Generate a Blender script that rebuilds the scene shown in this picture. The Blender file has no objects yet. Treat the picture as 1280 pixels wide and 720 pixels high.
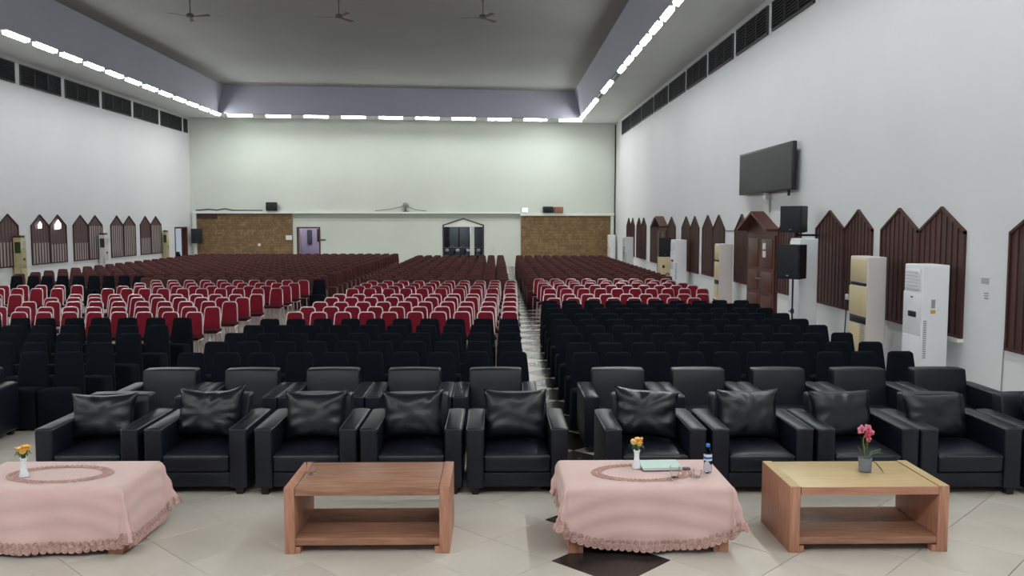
import bpy, math, random
from mathutils import Vector, Matrix, noise

S = bpy.context.scene
COL = S.collection
random.seed(7)
PI = math.pi

# ------------------------------------------------------------------ camera, world, exposure
cam_d = bpy.data.cameras.new('camera')
cam_d.sensor_width = 36.0
cam_d.lens = 1090.0 / 1280.0 * 36.0
cam_d.clip_end = 200
cam = bpy.data.objects.new('camera', cam_d)
COL.objects.link(cam)
cam.location = (0, 0, 2.4)
cam.rotation_euler = (math.radians(90) - math.atan(83 / 1090), 0, -math.atan(20 / 1090))
S.camera = cam

W = bpy.data.worlds.new('world')
S.world = W
W.use_nodes = True
W.node_tree.nodes['Background'].inputs['Color'].default_value = (0.62, 0.70, 0.85, 1)
W.node_tree.nodes['Background'].inputs['Strength'].default_value = 0.55

S.view_settings.view_transform = 'Standard'
S.view_settings.look = 'None'
S.view_settings.gamma = 1.0
S.view_settings.use_curve_mapping = False
S.view_settings.exposure = 0.0
S.cycles.caustics_reflective = False
S.cycles.caustics_refractive = False
TUBE_DOWN = 92.0      # emission of the strip light diffusers, down and towards the hall
TUBE_SIDE = 3.0       # the shaded side towards the wall
TUBE_COL = (0.95, 1.0, 0.965)

# ------------------------------------------------------------------ room numbers (metres)
XR, XL = 6.5, -15.67            # right and left wall faces
Y_NEAR = -5.0
SK = 2.3 / 22.17                # the far wall is slightly out of square
def far_y(x): return 45.3 + (x - XL) * SK
FAR_A = math.atan(SK)
Z_SOF, Z_CEIL = 7.70, 9.10

# ------------------------------------------------------------------ materials
def lin(c):
    return tuple(((v / 255) / 12.92 if v / 255 <= 0.04045 else ((v / 255 + 0.055) / 1.055) ** 2.4) for v in c)

def mat(name, col, rough=0.5, metal=0.0, var=None, bump=None, spec=0.5, coat=0.0, sheen=0.0, stretch=None, rnd=0.0,
        emit=None, trans=0.0, ior=1.45):
    m = bpy.data.materials.new(name)
    m.use_nodes = True
    nt = m.node_tree
    b = nt.nodes['Principled BSDF']
    c = lin(col)
    b.inputs['Base Color'].default_value = (*c, 1)
    b.inputs['Roughness'].default_value = rough
    b.inputs['Metallic'].default_value = metal
    b.inputs['Specular IOR Level'].default_value = spec
    b.inputs['Coat Weight'].default_value = coat
    b.inputs['Sheen Weight'].default_value = sheen
    b.inputs['Transmission Weight'].default_value = trans
    b.inputs['IOR'].default_value = ior
    if emit:
        b.inputs['Emission Color'].default_value = (*emit[0], 1)
        b.inputs['Emission Strength'].default_value = emit[1]
    tc = mp = None
    if var or bump or rnd:
        tc = nt.nodes.new('ShaderNodeTexCoord')
        mp = nt.nodes.new('ShaderNodeMapping')
        nt.links.new(tc.outputs['Object'], mp.inputs['Vector'])
        if stretch: mp.inputs['Scale'].default_value = stretch
    if rnd:
        oi = nt.nodes.new('ShaderNodeObjectInfo')
        vm = nt.nodes.new('ShaderNodeVectorMath'); vm.operation = 'SCALE'
        vm.inputs[0].default_value = (37, 53, 71)
        nt.links.new(oi.outputs['Random'], vm.inputs['Scale'])
        nt.links.new(vm.outputs[0], mp.inputs['Location'])
    if var:                                   # (scale, other colour, detail)
        n = nt.nodes.new('ShaderNodeTexNoise')
        n.inputs['Scale'].default_value = var[0]
        n.inputs['Detail'].default_value = var[2] if len(var) > 2 else 4
        nt.links.new(mp.outputs[0], n.inputs['Vector'])
        r = nt.nodes.new('ShaderNodeValToRGB')
        r.color_ramp.elements[0].position = 0.32
        r.color_ramp.elements[1].position = 0.68
        r.color_ramp.elements[0].color = (*c, 1)
        r.color_ramp.elements[1].color = (*lin(var[1]), 1)
        nt.links.new(n.outputs['Fac'], r.inputs[0])
        out = r.outputs[0]
        if rnd:
            oi2 = nt.nodes.new('ShaderNodeObjectInfo')
            mr = nt.nodes.new('ShaderNodeMapRange')
            mr.inputs['To Min'].default_value = 1 - rnd
            mr.inputs['To Max'].default_value = 1 + rnd
            nt.links.new(oi2.outputs['Random'], mr.inputs['Value'])
            hs = nt.nodes.new('ShaderNodeHueSaturation')
            nt.links.new(mr.outputs[0], hs.inputs['Value'])
            nt.links.new(out, hs.inputs['Color'])
            out = hs.outputs[0]
        nt.links.new(out, b.inputs['Base Color'])
    if bump:                                  # (scale, strength)
        n2 = nt.nodes.new('ShaderNodeTexNoise')
        n2.inputs['Scale'].default_value = bump[0]
        n2.inputs['Detail'].default_value = 3
        nt.links.new(mp.outputs[0], n2.inputs['Vector'])
        bp = nt.nodes.new('ShaderNodeBump')
        bp.inputs['Strength'].default_value = bump[1]
        bp.inputs['Distance'].default_value = 0.01
        nt.links.new(n2.outputs['Fac'], bp.inputs['Height'])
        nt.links.new(bp.outputs[0], b.inputs['Normal'])
    return m

M = dict(
    wall=mat('wall_paint', (226, 227, 231), 0.75, var=(0.35, (221, 222, 226), 5), bump=(14, 0.06), spec=0.25),
    far_wall=mat('far_wall_paint', (220, 224, 217), 0.75, var=(0.3, (212, 217, 210), 5), spec=0.25),
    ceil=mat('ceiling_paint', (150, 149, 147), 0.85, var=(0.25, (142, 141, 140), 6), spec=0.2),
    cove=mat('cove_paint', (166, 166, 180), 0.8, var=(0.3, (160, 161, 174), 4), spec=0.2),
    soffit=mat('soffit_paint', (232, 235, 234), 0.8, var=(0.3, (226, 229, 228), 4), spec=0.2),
    grout=mat('grout', (96, 90, 82), 0.9),
    tile=mat('floor_tile', (208, 201, 193), 0.27, var=(1.6, (198, 190, 181), 6), rnd=0.035, spec=0.5),
    tile_dark=mat('black_tile', (40, 36, 35), 0.24, var=(3, (56, 50, 48), 5), rnd=0.05),
    leather=mat('black_leather', (15, 18, 29), 0.4, var=(5, (19, 22, 34), 3), bump=(160, 0.12), spec=0.42),
    gloss_leather=mat('pillow_leather', (13, 15, 22), 0.34, var=(5, (17, 19, 28), 3), bump=(60, 0.15), spec=0.5),
    piping=mat('leather_piping', (72, 74, 78), 0.4),
    sofa_leg=mat('sofa_leg', (22, 20, 20), 0.5),
    black_cloth=mat('black_cover_cloth', (14, 18, 25), 0.9, var=(4, (17, 21, 29), 3), spec=0.1, rnd=0.12),
    brown_cloth=mat('brown_cover_cloth', (80, 41, 41), 0.85, var=(3, (68, 34, 35), 3), sheen=0.15, spec=0.2, rnd=0.14),
    red_cloth=mat('red_upholstery', (124, 13, 36), 0.8, var=(6, (110, 10, 31), 3), sheen=0.05, spec=0.25, rnd=0.08),
    seat_cloth=mat('seat_upholstery', (62, 12, 22), 0.85, var=(6, (50, 10, 18), 3), spec=0.2),
    chrome=mat('chrome_tube', (206, 190, 192), 0.34, metal=0.8),
    wood=mat('table_wood', (168, 125, 103), 0.42, var=(3.2, (132, 90, 72), 8), stretch=(1.2, 14, 14), rnd=0.03),
    wood_v=mat('table_wood_upright', (188, 137, 114), 0.42, var=(3.2, (160, 110, 90), 8), stretch=(1.2, 14, 14), rnd=0.03),
    wood_pale=mat('table_wood_pale', (196, 170, 124), 0.4, var=(3, (184, 157, 112), 8), stretch=(1.0, 12, 12)),
    joint=mat('table_joint', (60, 38, 32), 0.7),
    pink=mat('pink_cloth', (217, 184, 181), 0.9, var=(2.2, (209, 174, 172), 4), bump=(220, 0.15), sheen=0.3, spec=0.15),
    lace=mat('crochet_lace', (204, 170, 162), 0.9, var=(40, (178, 142, 136), 3), spec=0.15),
    shutter=mat('maroon_shutter', (74, 40, 38), 0.55, var=(2, (62, 33, 32), 5), stretch=(6, 6, 0.7), rnd=0.14),
    door_wood=mat('door_wood', (92, 50, 42), 0.45, var=(2.4, (76, 39, 34), 6), stretch=(6, 6, 0.6)),
    left_frame=mat('brown_window_frame', (62, 40, 42), 0.6, var=(3, (52, 33, 35), 3)),
    left_slat=mat('brown_slat', (96, 74, 76), 0.6, var=(3, (84, 64, 66), 3), stretch=(5, 5, 0.7)),
    left_pane=mat('frosted_pane', (176, 168, 166), 0.4),
    left_pane_dark=mat('brown_pane', (92, 66, 66), 0.5),
    daylight=mat('daylight_pane', (255, 255, 255), 0.5, emit=((1.0, 1.0, 1.0), 3.0)),
    louvre=mat('louvre_dark', (44, 44, 52), 0.6),
    louvre_back=mat('louvre_back', (14, 14, 18), 0.9),
    vent_frame=mat('vent_frame', (70, 66, 70), 0.6),
    tube=mat('strip_housing', (230, 232, 230), 0.5),
    tube_off=mat('strip_unlit', (120, 122, 122), 0.5),
    lit=mat('strip_diffuser', (255, 255, 255), 0.5, emit=(TUBE_COL, TUBE_DOWN)),
    lit_side=mat('strip_side_glow', (255, 255, 255), 0.5, emit=(TUBE_COL, TUBE_SIDE)),
    white=mat('appliance_white', (234, 236, 242), 0.35),
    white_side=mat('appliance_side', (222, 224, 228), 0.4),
    cream=mat('appliance_cream', (214, 196, 158), 0.45),
    cream_side=mat('appliance_cream_side', (214, 206, 206), 0.45),
    yellow=mat('appliance_aged', (182, 172, 132), 0.5),
    grille=mat('grille_gray', (150, 152, 158), 0.5),
    dark=mat('dark_plastic', (28, 28, 34), 0.45),
    black=mat('black_plastic', (22, 23, 28), 0.5, bump=(120, 0.1)),
    speaker_grille=mat('speaker_grille', (30, 32, 38), 0.65, bump=(300, 0.5)),
    screen=mat('screen', (27, 29, 34), 0.5, spec=0.3),
    metal=mat('painted_metal', (196, 196, 194), 0.4),
    steel=mat('steel', (150, 150, 150), 0.35, metal=0.8),
    paper=mat('paper', (226, 227, 228), 0.8),
    ink=mat('print_gray', (120, 122, 126), 0.8),
    cork=mat('cladding_chip', (156, 128, 94), 0.85, var=(2.5, (134, 108, 78), 4)),
    cork_b=mat('cladding_chip_dark', (132, 106, 76), 0.85),
    cork_back=mat('cladding_backing', (92, 72, 50), 0.9),
    trim=mat('white_trim', (234, 237, 231), 0.6),
    band=mat('gray_band', (166, 172, 166), 0.7),
    glass_dark=mat('dark_glazing', (34, 36, 42), 0.12),
    curtain=mat('gray_blind', (84, 88, 92), 0.8, stretch=(10, 10, 0.5), var=(6, (70, 74, 78), 3)),
    lavender=mat('lavender_wall', (190, 184, 200), 0.8),
    bluebike=mat('scooter_body', (26, 32, 62), 0.25),
    glass=mat('clear_glass', (255, 255, 255), 0.03, trans=1.0, ior=1.3),
    pet=mat('clear_bottle', (235, 242, 250), 0.05, trans=1.0, ior=1.12),
    blue=mat('blue_cap', (40, 110, 190), 0.4),
    label_white=mat('bottle_label', (214, 222, 236), 0.5),
    label_blue=mat('bottle_label_blue', (50, 86, 150), 0.5),
    folder=mat('mint_folder', (186, 210, 200), 0.5),
    page=mat('folder_pages', (216, 214, 216), 0.7),
    folder_dark=mat('folder_edge', (88, 84, 98), 0.6),
    ceramic=mat('white_ceramic', (232, 234, 240), 0.25),
    rose=mat('yellow_petal', (244, 204, 116), 0.6, var=(30, (246, 180, 84), 2)),
    rose_light=mat('peach_petal', (246, 212, 150), 0.6),
    leaf=mat('green_leaf', (50, 84, 44), 0.5, var=(20, (66, 104, 52), 2)),
    leaf_dark=mat('dark_leaf', (52, 62, 40), 0.5),
    orchid=mat('pink_petal', (226, 150, 172), 0.55, var=(40, (202, 96, 130), 2)),
    orchid_deep=mat('deep_pink_petal', (178, 60, 92), 0.55),
    pot=mat('gray_pot', (126, 130, 146), 0.5, var=(12, (112, 116, 132), 3)),
    stem=mat('olive_stem', (104, 112, 56), 0.6),
    fan=mat('fan_metal', (82, 70, 66), 0.5),
    fan_blade=mat('fan_blade', (96, 84, 78), 0.5),
    pipe=mat('dark_cable', (48, 54, 52), 0.6),
    orange=mat('orange_plastic', (150, 100, 80), 0.5),
    flood=mat('flood_lens', (255, 255, 255), 0.4, emit=((0.62, 0.82, 1.0), 1.3)),
    yellow_sticker=mat('sticker', (214, 168, 70), 0.6),
)

# ------------------------------------------------------------------ mesh helpers
class MB:
    def __init__(s): s.v = []; s.f = []; s.mi = []; s.cur = 0
    def add(s, vs, fs, mx=None):
        o = len(s.v)
        if mx is not None: vs = [mx @ Vector(v) for v in vs]
        s.v += [tuple(v) for v in vs]
        s.f += [tuple(i + o for i in f) for f in fs]
        s.mi += [s.cur] * len(fs)
        return s
    def box(s, x0, x1, y0, y1, z0, z1, mx=None):
        v = [(x0, y0, z0), (x1, y0, z0), (x1, y1, z0), (x0, y1, z0), (x0, y0, z1), (x1, y0, z1), (x1, y1, z1), (x0, y1, z1)]
        return s.add(v, [(0, 3, 2, 1), (4, 5, 6, 7), (0, 1, 5, 4), (1, 2, 6, 5), (2, 3, 7, 6), (3, 0, 4, 7)], mx)
    def prism(s, poly, ax, a, b, mx=None):
        """poly: 2-D points; ax: axis of extrusion 0,1,2; a..b extent"""
        n = len(poly); vs = []
        for t in (a, b):
            for p in poly:
                q = [0, 0, 0]; q[ax] = t
                o = [i for i in range(3) if i != ax]
                q[o[0]] = p[0]; q[o[1]] = p[1]; vs.append(tuple(q))
        fs = [tuple(range(n))[::-1], tuple(range(n, 2 * n))] + [(i, (i + 1) % n, (i + 1) % n + n, i + n) for i in range(n)]
        return s.add(vs, fs, mx)
    def rbox(s, c, size, r, seg=2, div=1, fn=None, mx=None):
        """rounded box; fn(x,y,z in -1..1 of half size, point) may deform"""
        hx, hy, hz = [d / 2 for d in size]
        r = min(r, hx, hy, hz)
        def ticks(h):
            if r <= 0: base = [-h, h]
            lo = [-h + r * i / seg for i in range(seg)]
            mid = [(-h + r) + (2 * h - 2 * r) * i / div for i in range(div + 1)]
            return lo + mid + [-x for x in lo[::-1]]
        T = [ticks(hx), ticks(hy), ticks(hz)]
        idx = {}; vs = []; fs = []
        def vert(i, j, k):
            key = (i, j, k)
            if key in idx: return idx[key]
            p = Vector((T[0][i], T[1][j], T[2][k]))
            q = Vector((max(-hx + r, min(hx - r, p.x)), max(-hy + r, min(hy - r, p.y)), max(-hz + r, min(hz - r, p.z))))
            d = p - q
            if d.length > 1e-9: p = q + d.normalized() * r
            if fn: p = Vector(fn(p.x / hx, p.y / hy, p.z / hz, p))
            idx[key] = len(vs); vs.append(tuple(Vector(c) + p)); return idx[key]
        nx, ny, nz = [len(t) - 1 for t in T]
        for k in (0, nz):
            for i in range(nx):
                for j in range(ny):
                    q = [vert(i, j, k), vert(i + 1, j, k), vert(i + 1, j + 1, k), vert(i, j + 1, k)]
                    fs.append(tuple(q if k else q[::-1]))
        for j in (0, ny):
            for i in range(nx):
                for k in range(nz):
                    q = [vert(i, j, k), vert(i + 1, j, k), vert(i + 1, j, k + 1), vert(i, j, k + 1)]
                    fs.append(tuple(q[::-1] if j else q))
        for i in (0, nx):
            for j in range(ny):
                for k in range(nz):
                    q = [vert(i, j, k), vert(i, j + 1, k), vert(i, j + 1, k + 1), vert(i, j, k + 1)]
                    fs.append(tuple(q if i else q[::-1]))
        return s.add(vs, fs, mx)
    def tube(s, pts, r, n=6, cap=True, mx=None, closed=False):
        pts = [Vector(p) for p in pts]; vs = []; fs = []; m = len(pts)
        up = None
        for i, p in enumerate(pts):
            if closed: t = pts[(i + 1) % m] - pts[i - 1]
            else: t = pts[min(i + 1, m - 1)] - pts[max(i - 1, 0)]
            t.normalize()
            if up is None:
                up = Vector((0, 0, 1)) if abs(t.z) < 0.9 else Vector((0, 1, 0))
            a = t.cross(up)
            if a.length < 1e-6: a = t.cross(Vector((1, 0, 0)))
            a.normalize(); b = a.cross(t).normalized(); up = b
            rr = r[i] if isinstance(r, (list, tuple)) else r
            for k in range(n):
                th = 2 * PI * k / n
                vs.append(p + (a * math.cos(th) + b * math.sin(th)) * rr)
        L = m if closed else m - 1
        for i in range(L):
            j = (i + 1) % m
            for k in range(n):
                fs.append((i * n + k, i * n + (k + 1) % n, j * n + (k + 1) % n, j * n + k))
        if cap and not closed:
            fs.append(tuple(range(n))[::-1]); fs.append(tuple(range((m - 1) * n, m * n)))
        return s.add(vs, fs, mx)
    def lathe(s, prof, n=16, mx=None, cap=True):
        vs = []; fs = []
        for (r, z) in prof:
            for k in range(n):
                th = 2 * PI * k / n; vs.append((r * math.cos(th), r * math.sin(th), z))
        for i in range(len(prof) - 1):
            for k in range(n):
                fs.append((i * n + k, i * n + (k + 1) % n, (i + 1) * n + (k + 1) % n, (i + 1) * n + k))
        if cap:
            fs.append(tuple(range(n))[::-1]); m = len(prof); fs.append(tuple(range((m - 1) * n, m * n)))
        return s.add(vs, fs, mx)
    def grid(s, pts, mx=None, thick=None):
        """pts[i][j] of Vectors"""
        a, b = len(pts), len(pts[0]); vs = [p for row in pts for p in row]
        fs = [(i * b + j, i * b + j + 1, (i + 1) * b + j + 1, (i + 1) * b + j) for i in range(a - 1) for j in range(b - 1)]
        return s.add(vs, fs, mx)
    def mesh(s, name, mats, smooth=40):
        me = bpy.data.meshes.new(name)
        me.from_pydata(s.v, [], s.f)
        for m in (mats if isinstance(mats, (list, tuple)) else [mats]): me.materials.append(m)
        if any(s.mi): me.polygons.foreach_set('material_index', s.mi)
        if smooth:
            me.polygons.foreach_set('use_smooth', [True] * len(me.polygons))
            me.set_sharp_from_angle(angle=math.radians(smooth))
        me.update()
        return me
    def build(s, name, mats, parent=None, smooth=40, loc=None, rotz=None):
        return link(name, s.mesh(name, mats, smooth), parent, loc, rotz)

def link(name, data, parent=None, loc=None, rotz=None):
    o = bpy.data.objects.new(name, data)
    COL.objects.link(o)
    if parent: o.parent = parent
    if loc is not None: o.location = loc
    if rotz is not None: o.rotation_euler = (0, 0, rotz)
    return o
def tag(o, label=None, cat=None, group=None, kind=None):
    if label: o['label'] = label
    if cat: o['category'] = cat
    if group: o['group'] = group
    if kind: o['kind'] = kind
    return o
def thing(name, label, cat, loc=(0, 0, 0), rotz=0, group=None):
    o = link(name, None, None, loc, rotz)
    o.empty_display_size = 0.1
    return tag(o, label, cat, group)
def struct(o): o['kind'] = 'structure'; return o
def kids(root):
    out = []
    for c in KID.get(root.name, []): out.append(c)
    return out
KID = {}
def remember(root):
    KID[root.name] = [(c, [g for g in c.children]) for c in root.children]
def dup(root, loc, rotz=None, label=None, group=None):
    r = root.copy(); COL.objects.link(r); r.location = loc
    if rotz is not None: r.rotation_euler = (0, 0, rotz)
    if label: r['label'] = label
    if group: r['group'] = group
    for c, gs in KID[root.name]:
        d = c.copy(); COL.objects.link(d); d.parent = r
        for g in gs:
            e = g.copy(); COL.objects.link(e); e.parent = d
    return r
ORD = ['', 'first', 'second', 'third', 'fourth', 'fifth', 'sixth', 'seventh', 'eighth', 'ninth', 'tenth', 'eleventh', 'twelfth',
       'thirteenth', 'fourteenth', 'fifteenth', 'sixteenth', 'seventeenth', 'eighteenth', 'nineteenth', 'twentieth']
ORD += ['twenty-' + w for w in ORD[1:10]] + ['thirtieth'] + ['thirty-' + w for w in ORD[1:10]]
FAR = Matrix.Translation((XL, 45.3, 0)) @ Matrix.Rotation(FAR_A, 4, 'Z')      # far-wall frame: x along, -y into the hall
FLOC = (XL, 45.3, 0)

# ================================================================== THE SETTING
# ---- floor: grout slab, each near tile a part, far tiles joined
mb = MB(); mb.box(XL - 0.2, XR + 0.2, Y_NEAR - 0.2, 48.6, -0.25, -0.008)
floor = struct(mb.build('floor', M['grout'], smooth=0))
TP = 0.853; TX0, TY0 = 0.815, 6.02            # lattice of the diagonal tiles
def tile_mb(mbx, dx=0, dy=0):
    h = TP / 2 - 0.004; k = h - 0.0018
    v = [(h, 0, -.012), (0, h, -.012), (-h, 0, -.012), (0, -h, -.012),
         (h, 0, -.002), (0, h, -.002), (-h, 0, -.002), (0, -h, -.002),
         (k, 0, 0), (0, k, 0), (-k, 0, 0), (0, -k, 0)]
    f = [(8, 9, 10, 11)] + [(4 + i, 4 + (i + 1) % 4, 8 + (i + 1) % 4, 8 + i) for i in range(4)] + [(i, (i + 1) % 4, 4 + (i + 1) % 4, 4 + i) for i in range(4)]
    mbx.add([(a + dx, b + dy, c) for a, b, c in v], f)
t = MB(); tile_mb(t); tile_me = t.mesh('tile', M['tile'], 0)
t = MB(); tile_mb(t); tile_dk = t.mesh('tile_dark', M['tile_dark'], 0)
field = MB(); field_dk = MB(); n_t = 0
cand = []
for j in range(-24, 102):
    for i in range(-42, 18):
        if (i + j) % 2: continue
        x = TX0 + i * TP / 2; y = TY0 + j * TP / 2
        if x < XL + 0.1 or x > XR - 0.1 or y < Y_NEAR + 0.1 or y > far_y(x) - 0.1: continue
        near = (4.9 < y < 8.3 and -5.2 < x < 6.2) or (8.3 <= y < 10 and (-0.5 < x < 1.6 or x < -4.4 and x > -5.6)) or (10 <= y < 17 and -0.1 < x < 1.3)
        cand.append((near, i == 0, x, y))
for near, dk, x, y in cand:
    if near:
        o = link('tile', tile_dk if dk else tile_me, floor, (x, y, 0)); n_t += 1
        if dk: o['label'] = 'black diamond tile'
    else:
        tile_mb(field_dk if dk else field, x, y)
field.build('tile_field', M['tile'], floor, 0)['kind'] = 'stuff'
o = field_dk.build('black_tile_field', M['tile_dark'], floor, 0); o['kind'] = 'stuff'; o['label'] = 'black diamond tiles down the aisle'

# ---- walls
mb = MB(); mb.box(XR, XR + 0.25, Y_NEAR, 48.2, -0.2, 9.3)
wall_right = struct(mb.build('wall_right', M['wall'], smooth=0))
DY0, DY1, DZ = 42.96, 44.58, 2.08
mb = MB()
mb.box(XL - 0.25, XL, Y_NEAR, DY0, -0.2, 9.3); mb.box(XL - 0.25, XL, DY1, 45.6, -0.2, 9.3); mb.box(XL - 0.25, XL, DY0, DY1, DZ, 9.3)
wall_left = struct(mb.build('wall_left', M['wall'], smooth=0))
mb = MB(); mb.box(XL - 0.25, XR + 0.25, Y_NEAR - 0.25, Y_NEAR, -0.2, 9.3)
struct(mb.build('wall_front', M['wall'], smooth=0))
E0, E1, EZ, EP = 12.93, 15.07, 2.23, 2.57
F0, F1, FZ = 5.34, 6.45, 2.07
mb = MB()
mb.box(-0.25, F0, 0, 0.25, -0.2, 9.3); mb.box(F0, F1, 0, 0.25, FZ, 9.3); mb.box(F1, E0, 0, 0.25, -0.2, 9.3)
mb.box(E1, 22.6, 0, 0.25, -0.2, 9.3); mb.box(E0, E1, 0, 0.25, EP, 9.3)
ec = (E0 + E1) / 2
mb.prism([(E0, EZ), (ec, EP), (E0, EP)], 1, 0, 0.25); mb.prism([(E1, EZ), (E1, EP), (ec, EP)], 1, 0, 0.25)
wall_back = struct(mb.build('wall_back', M['far_wall'], smooth=0, loc=FLOC, rotz=FAR_A))

# ---- ceiling: raised middle, cove faces, soffit
CLb, CRb, CLt, CRt, CN = -13.65, 4.42, -13.40, 4.05, -1.5
def cove_y(x): return far_y(x) - 1.81
mb = MB()
mb.add([(CLt - .3, CN - .3, Z_CEIL), (CRt + .3, CN - .3, Z_CEIL), (CRt + .3, 46.2, Z_CEIL), (CLt - .3, 44.4, Z_CEIL),
        (CLt - .3, CN - .3, Z_CEIL + .2), (CRt + .3, CN - .3, Z_CEIL + .2), (CRt + .3, 46.2, Z_CEIL + .2), (CLt - .3, 44.4, Z_CEIL + .2)],
       [(0, 3, 2, 1), (4, 5, 6, 7), (0, 1, 5, 4), (1, 2, 6, 5), (2, 3, 7, 6), (3, 0, 4, 7)])
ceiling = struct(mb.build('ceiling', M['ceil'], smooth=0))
bot = [(CLb, CN, Z_SOF), (CRb, CN, Z_SOF), (CRb, cove_y(CRb), Z_SOF), (CLb, cove_y(CLb), Z_SOF)]
top = [(CLt, CN, Z_CEIL), (CRt, CN, Z_CEIL), (CRt, cove_y(CRt), Z_CEIL), (CLt, cove_y(CLt), Z_CEIL)]
for i in range(4):
    j = (i + 1) % 4
    q = [Vector(bot[i]), Vector(bot[j]), Vector(top[j]), Vector(top[i])]
    nrm = (q[1] - q[0]).cross(q[3] - q[0]).normalized()
    cen = Vector((-4.6, 23, 8.4))
    if (q[0] - cen).dot(nrm) < 0: nrm = -nrm
    b2 = [p + nrm * 0.12 for p in q]
    mb = MB(); mb.add(q + b2, [(0, 1, 2, 3), (7, 6, 5, 4), (0, 4, 5, 1), (1, 5, 6, 2), (2, 6, 7, 3), (3, 7, 4, 0)])
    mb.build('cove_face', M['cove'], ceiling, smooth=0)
mb = MB()
out = [(XL - .1, Y_NEAR, Z_SOF), (XR + .1, Y_NEAR, Z_SOF), (XR + .1, far_y(XR) + .15, Z_SOF), (XL - .1, far_y(XL) + .15, Z_SOF)]
up = lambda P: [(x, y, z + .15) for x, y, z in P]
mb.add(bot + out + up(bot) + up(out), [(i, (i + 1) % 4, 4 + (i + 1) % 4, 4 + i) for i in range(4)] + [(8 + i, 12 + i, 12 + (i + 1) % 4, 8 + (i + 1) % 4) for i in range(4)])
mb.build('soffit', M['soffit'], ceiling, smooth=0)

# ---- strip lights
def strip(name, lab, L, lit=True, group=None):
    r = thing(name, lab, 'ceiling light', group=group)
    a = MB(); a.box(-0.075, 0.075, -L / 2, L / 2, -0.03, 0); a.box(-.078, -.064, -L / 2, L / 2, -.135, -.03); a.build('housing', M['tube'] if lit else M['tube_off'], r, 0)
    a = MB(); h = L / 2 - 0.01
    a.add([(-.06, -h, -.03), (.05, -h, -.03), (.05, h, -.03), (-.06, h, -.03), (-.05, -h, -.105), (.035, -h, -.105), (.035, h, -.105), (-.05, h, -.105)],
          [(0, 1, 5, 4), (2, 3, 7, 6), (3, 0, 4, 7)])
    a.cur = 1; a.add([(-.05, -h, -.105), (.035, -h, -.105), (.035, h, -.105), (-.05, h, -.105), (.05, -h, -.03), (.05, h, -.03)], [(0, 3, 2, 1), (4, 5, 2, 1)])
    a.build('diffuser', [M['lit_side'], M['lit']] if lit else [M['tube_off'], M['tube_off']], r, 0)
    remember(r)
    return r
side_l = strip('strip_light', 'x', 1.25)
side_off = strip('strip_light', 'x', 1.25, lit=False)
end_l = strip('strip_light', 'x', 1.2)
first = {id(side_l): True, id(side_off): True, id(end_l): True}
def put(proto, loc, rz, lab, group):
    if first.pop(id(proto), None):
        proto.location = loc; proto.rotation_euler = (0, 0, rz); proto['label'] = lab
        if group: proto['group'] = group
        return proto
    r = dup(proto, loc, rz, lab)
    if 'group' in r and not group: del r['group']
    if group: r['group'] = group
    return r
for k in range(27):
    y = 43.0 - 1.6 * k
    vis = y > 23.4
    put(side_l, (CLb + 0.09, y, Z_SOF), 0, f'lit strip light on left soffit edge, {ORD[k + 1]} from the far end' if vis else 'lit strip light on the left soffit edge nearer than the picture shows',
        'strip lights along the left soffit' if vis else 'left soffit lights out of view')
for k in range(28):
    y = 44.8 - 1.6 * k
    vis = y > 20
    on = k not in (5, 8)
    lab = f'{"lit" if on else "unlit"} strip light on right soffit edge, {ORD[k + 1]} from the far end' if vis else 'lit strip light on the right soffit edge nearer than the picture shows'
    put(side_l if on else side_off, (CRb - 0.09, y, Z_SOF), PI, lab, 'strip lights along the right soffit' if vis else 'right soffit lights out of view')
for k in range(10):
    u = 2.86 + k * 1.845
    p = FAR @ Vector((u, -1.72, 0))
    put(end_l, (p.x, p.y, Z_SOF), -PI / 2 + FAR_A, f'lit strip light on far soffit edge, {ORD[k + 1]} from the left', 'strip lights along the far soffit')
for k in range(14):  # unseen strips, added to throw more light on the front faces
    put(end_l, (-13.0 + k * 1.3, CN + 0.09, Z_SOF), PI / 2, 'added strip light on the unseen near soffit edge, lighting the front faces', 'added near soffit lights out of view')

# ---- pointed shutter windows
def gable(y, y0, y1, ze, zp):
    c = (y0 + y1) / 2
    return ze + (zp - ze) * (1 - abs(y - c) / ((y1 - y0) / 2))
def slat_poly(a, b, y0, y1, zb, ze, zp):
    c = (y0 + y1) / 2
    P = [(a, zb), (b, zb), (b, gable(b, y0, y1, ze, zp))]
    if a < c < b: P.append((c, zp))
    P.append((a, gable(a, y0, y1, ze, zp)))
    return P
NW = [0]; ND = [0]
LPANE = {(12, False): .55, (12, True): .6, (13, False): .55, (13, True): .5, (14, False): .5, (14, True): .97, (15, False): .97, (15, True): .97, (16, False): .55, (16, True): .97}   # height of the frosted lower panes
def half_frame(mb, X, sgn, y0, y1, zb, ze, zp, w=0.035, d=0.042):
    """outline frame; X = wall face, sgn = direction into the hall"""
    a, b = sorted((X, X + sgn * d)); c = (y0 + y1) / 2
    mb.box(a, b, y0, y1, zb, zb + w)
    mb.box(a, b, y0, y0 + w, zb + w, ze); mb.box(a, b, y1 - w, y1, zb + w, ze)
    k = w * 1.3
    mb.prism([(y0, ze), (c, zp), (c, zp - k), (y0, ze - k)], 0, a, b)
    mb.prism([(c, zp), (y1, ze), (y1, ze - k), (c, zp - k)], 0, a, b)
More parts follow.
